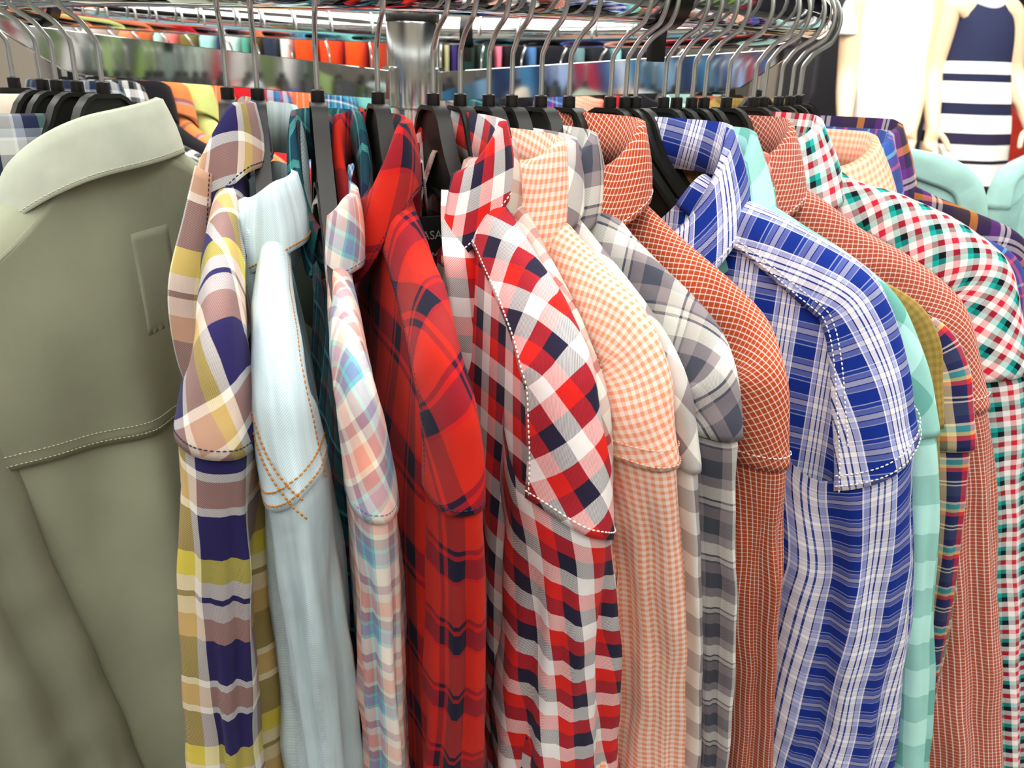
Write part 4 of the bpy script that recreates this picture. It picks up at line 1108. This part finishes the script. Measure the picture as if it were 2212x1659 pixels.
# one red garment hung on the dark display wall at the right edge
gx = ypx(2222, 100, 2.86)
root = empty('hanging_garment', Matrix.Translation((gx.x+.10, 2.86, ZC+.34)), 'red orange garment hanging on the dark wall behind the striped dress', 'garment')
P, UV = [], []
for k in range(15):
    t = k/14; row, ur = [], []
    D = lerp(.05, .24, sst(0, .18, t))
    for j in range(28):
        an = 2*PI*j/28
        row.append((math.cos(an)*D*(1+.05*math.sin(an*6)), math.copysign(abs(math.sin(an))**.7, math.sin(an))*.05, -.9*t)); ur.append((j*.01, t))
    ur.append((.28, t)); P.append(row); UV.append(ur)
link('cloth_body', grid(P, UV, cu=True), plain('red_orange_cloth', '#c93a2a'), root)
m = MB(); m.tube(catmull([(0, 0, -.01), (0, 0, .04), (0, .03, .07), (0, .10, .085), (0, .13, .085)], 4), .003, 8)
link('wire_hook', m.mesh(), M['wire'], root)
# ------------------------------------------------------------------ camera
cam = bpy.data.cameras.new('camera'); co = bpy.data.objects.new('camera', cam); COL.objects.link(co)
co.matrix_world = Matrix(((RT.x, UP.x, -FW.x, EYE.x), (RT.y, UP.y, -FW.y, EYE.y), (RT.z, UP.z, -FW.z, EYE.z), (0, 0, 0, 1)))
cam.sensor_width = 36; cam.lens = 1750.2/2212*36; cam.clip_start = .02; cam.clip_end = 60
cam.dof.use_dof = True; cam.dof.focus_distance = .56; cam.dof.aperture_fstop = 13
scene.camera = co
# ------------------------------------------------------------------ room
def plane_obj(name, lo, hi, mat, kind='structure'):
    m = MB(); m.box(lo, hi)
    o = link(name, m.mesh(), mat, None, smooth=False); return tag(o, kind=kind)
M['floor'] = solid('grey_floor_tile', '#5c5a57', rough=.4, noise_amt=.2, scale=3)
M['ceil'] = solid('white_ceiling_tile', '#e9e8e4', rough=.9)
M['wallc'] = solid('cream_wall_paint', '#9d9486', rough=.8, noise_amt=.05, scale=2)
M['walld'] = solid('charcoal_wall_panel', '#2a2930', rough=.7)
M['wallt'] = solid('taupe_wall_panel', '#7d7468', rough=.7)
X0, X1, Y0, Y1, H = -4.2, 4.6, -4.0, 4.2, 2.9
plane_obj('floor', (X0, Y0, -.05), (X1, Y1, 0), M['floor'])
plane_obj('ceiling', (X0, Y0, H), (X1, Y1, H+.05), M['ceil'])
plane_obj('wall_left', (X0-.08, Y0, 0), (X0, Y1, H), M['wallc'])
plane_obj('wall_right', (X1, Y0, 0), (X1+.08, Y1, H), M['walld'])
plane_obj('wall_back', (X0, Y1, 0), (X1, Y1+.08, H), M['wallc'])
plane_obj('wall_front', (X0, Y0-.08, 0), (X1, Y0, H), M['wallc'])
# partition and dark column right of the rack
a = px(1665, 150, 3.3); b = px(1752, 150, 3.3)
plane_obj('wall_partition', (a.x-.05, a.y, 0), (b.x+.1, a.y+.08, H), M['wallt'])
c = px(1752, 100, 3.0); d = px(1812, 100, 3.0)
plane_obj('trim_column', (c.x, c.y-.05, 0), (d.x+.10, c.y+.2, H), M['walld'])
# dark display wall behind the mannequins
plane_obj('wall_display', (d.x+.05, 3.0, 0), (X1, 3.1, H), M['walld'])

# ------------------------------------------------------------------ lamps
M['lamp'] = bpy.data.materials.new('fluorescent_diffuser'); M['lamp'].use_nodes = True
b_ = M['lamp'].node_tree.nodes['Principled BSDF']
b_.inputs['Emission Color'].default_value = (1, .97, .92, 1); b_.inputs['Emission Strength'].default_value = 5.2
M['fix'] = solid('white_lamp_frame', '#e4e4e2', rough=.5)
def ceiling_light(x, y, sx, sy, label):
    root = empty('ceiling_light', Matrix.Translation((x, y, H)), label, 'ceiling light', 'fluorescent ceiling lights')
    m = MB(); m.box((-sx/2-.03, -sy/2-.03, -.05), (sx/2+.03, sy/2+.03, -.001))
    link('lamp_frame', m.mesh(.004), M['fix'], root, smooth=False)
    m = MB(); m.box((-sx/2, -sy/2, -.058), (sx/2, sy/2, -.0505))
    link('diffuser', m.mesh(), M['lamp'], root, smooth=False)
for ix, x in enumerate((-2.6, -.5, 1.6)):
    for iy, y in enumerate((-.9, .8, 2.5)):
        ceiling_light(x, y, 1.5, 1.6, ['left', 'middle', 'right'][ix]+' ceiling light in the '+['row just behind the camera', 'row over the round rack', 'row beyond the round rack'][iy])
for x, n_ in ((-1.3, 'left'), (.6, 'middle'), (2.5, 'right')):  # unseen row added as front fill, brightens the lower sleeves
    ceiling_light(x, -2.8, 1.6, 1.5, n_+' added ceiling fill light in the row farthest behind the camera')
sp = bpy.data.lights.new('track_spot', 'SPOT'); so = bpy.data.objects.new('display_spotlight', sp); COL.objects.link(so)
sp.energy = 260; sp.spot_size = math.radians(48); sp.spot_blend = .4; sp.shadow_soft_size = .03; sp.color = (1, .96, .90)
so.location = (1.2, .2, 2.82)
so.rotation_euler = (px(2010, 150, 2.9)-so.location).to_track_quat('-Z', 'Y').to_euler()
tag(so, 'track spotlight aimed at the two mannequins', 'spotlight')
w = bpy.data.worlds.new('world'); scene.world = w; w.use_nodes = True
w.node_tree.nodes['Background'].inputs[0].default_value = (.9, .95, 1, 1); w.node_tree.nodes['Background'].inputs[1].default_value = .02
scene.view_settings.view_transform = 'Standard'; scene.view_settings.look = 'None'; scene.view_settings.exposure = -0.14; scene.view_settings.gamma = 1
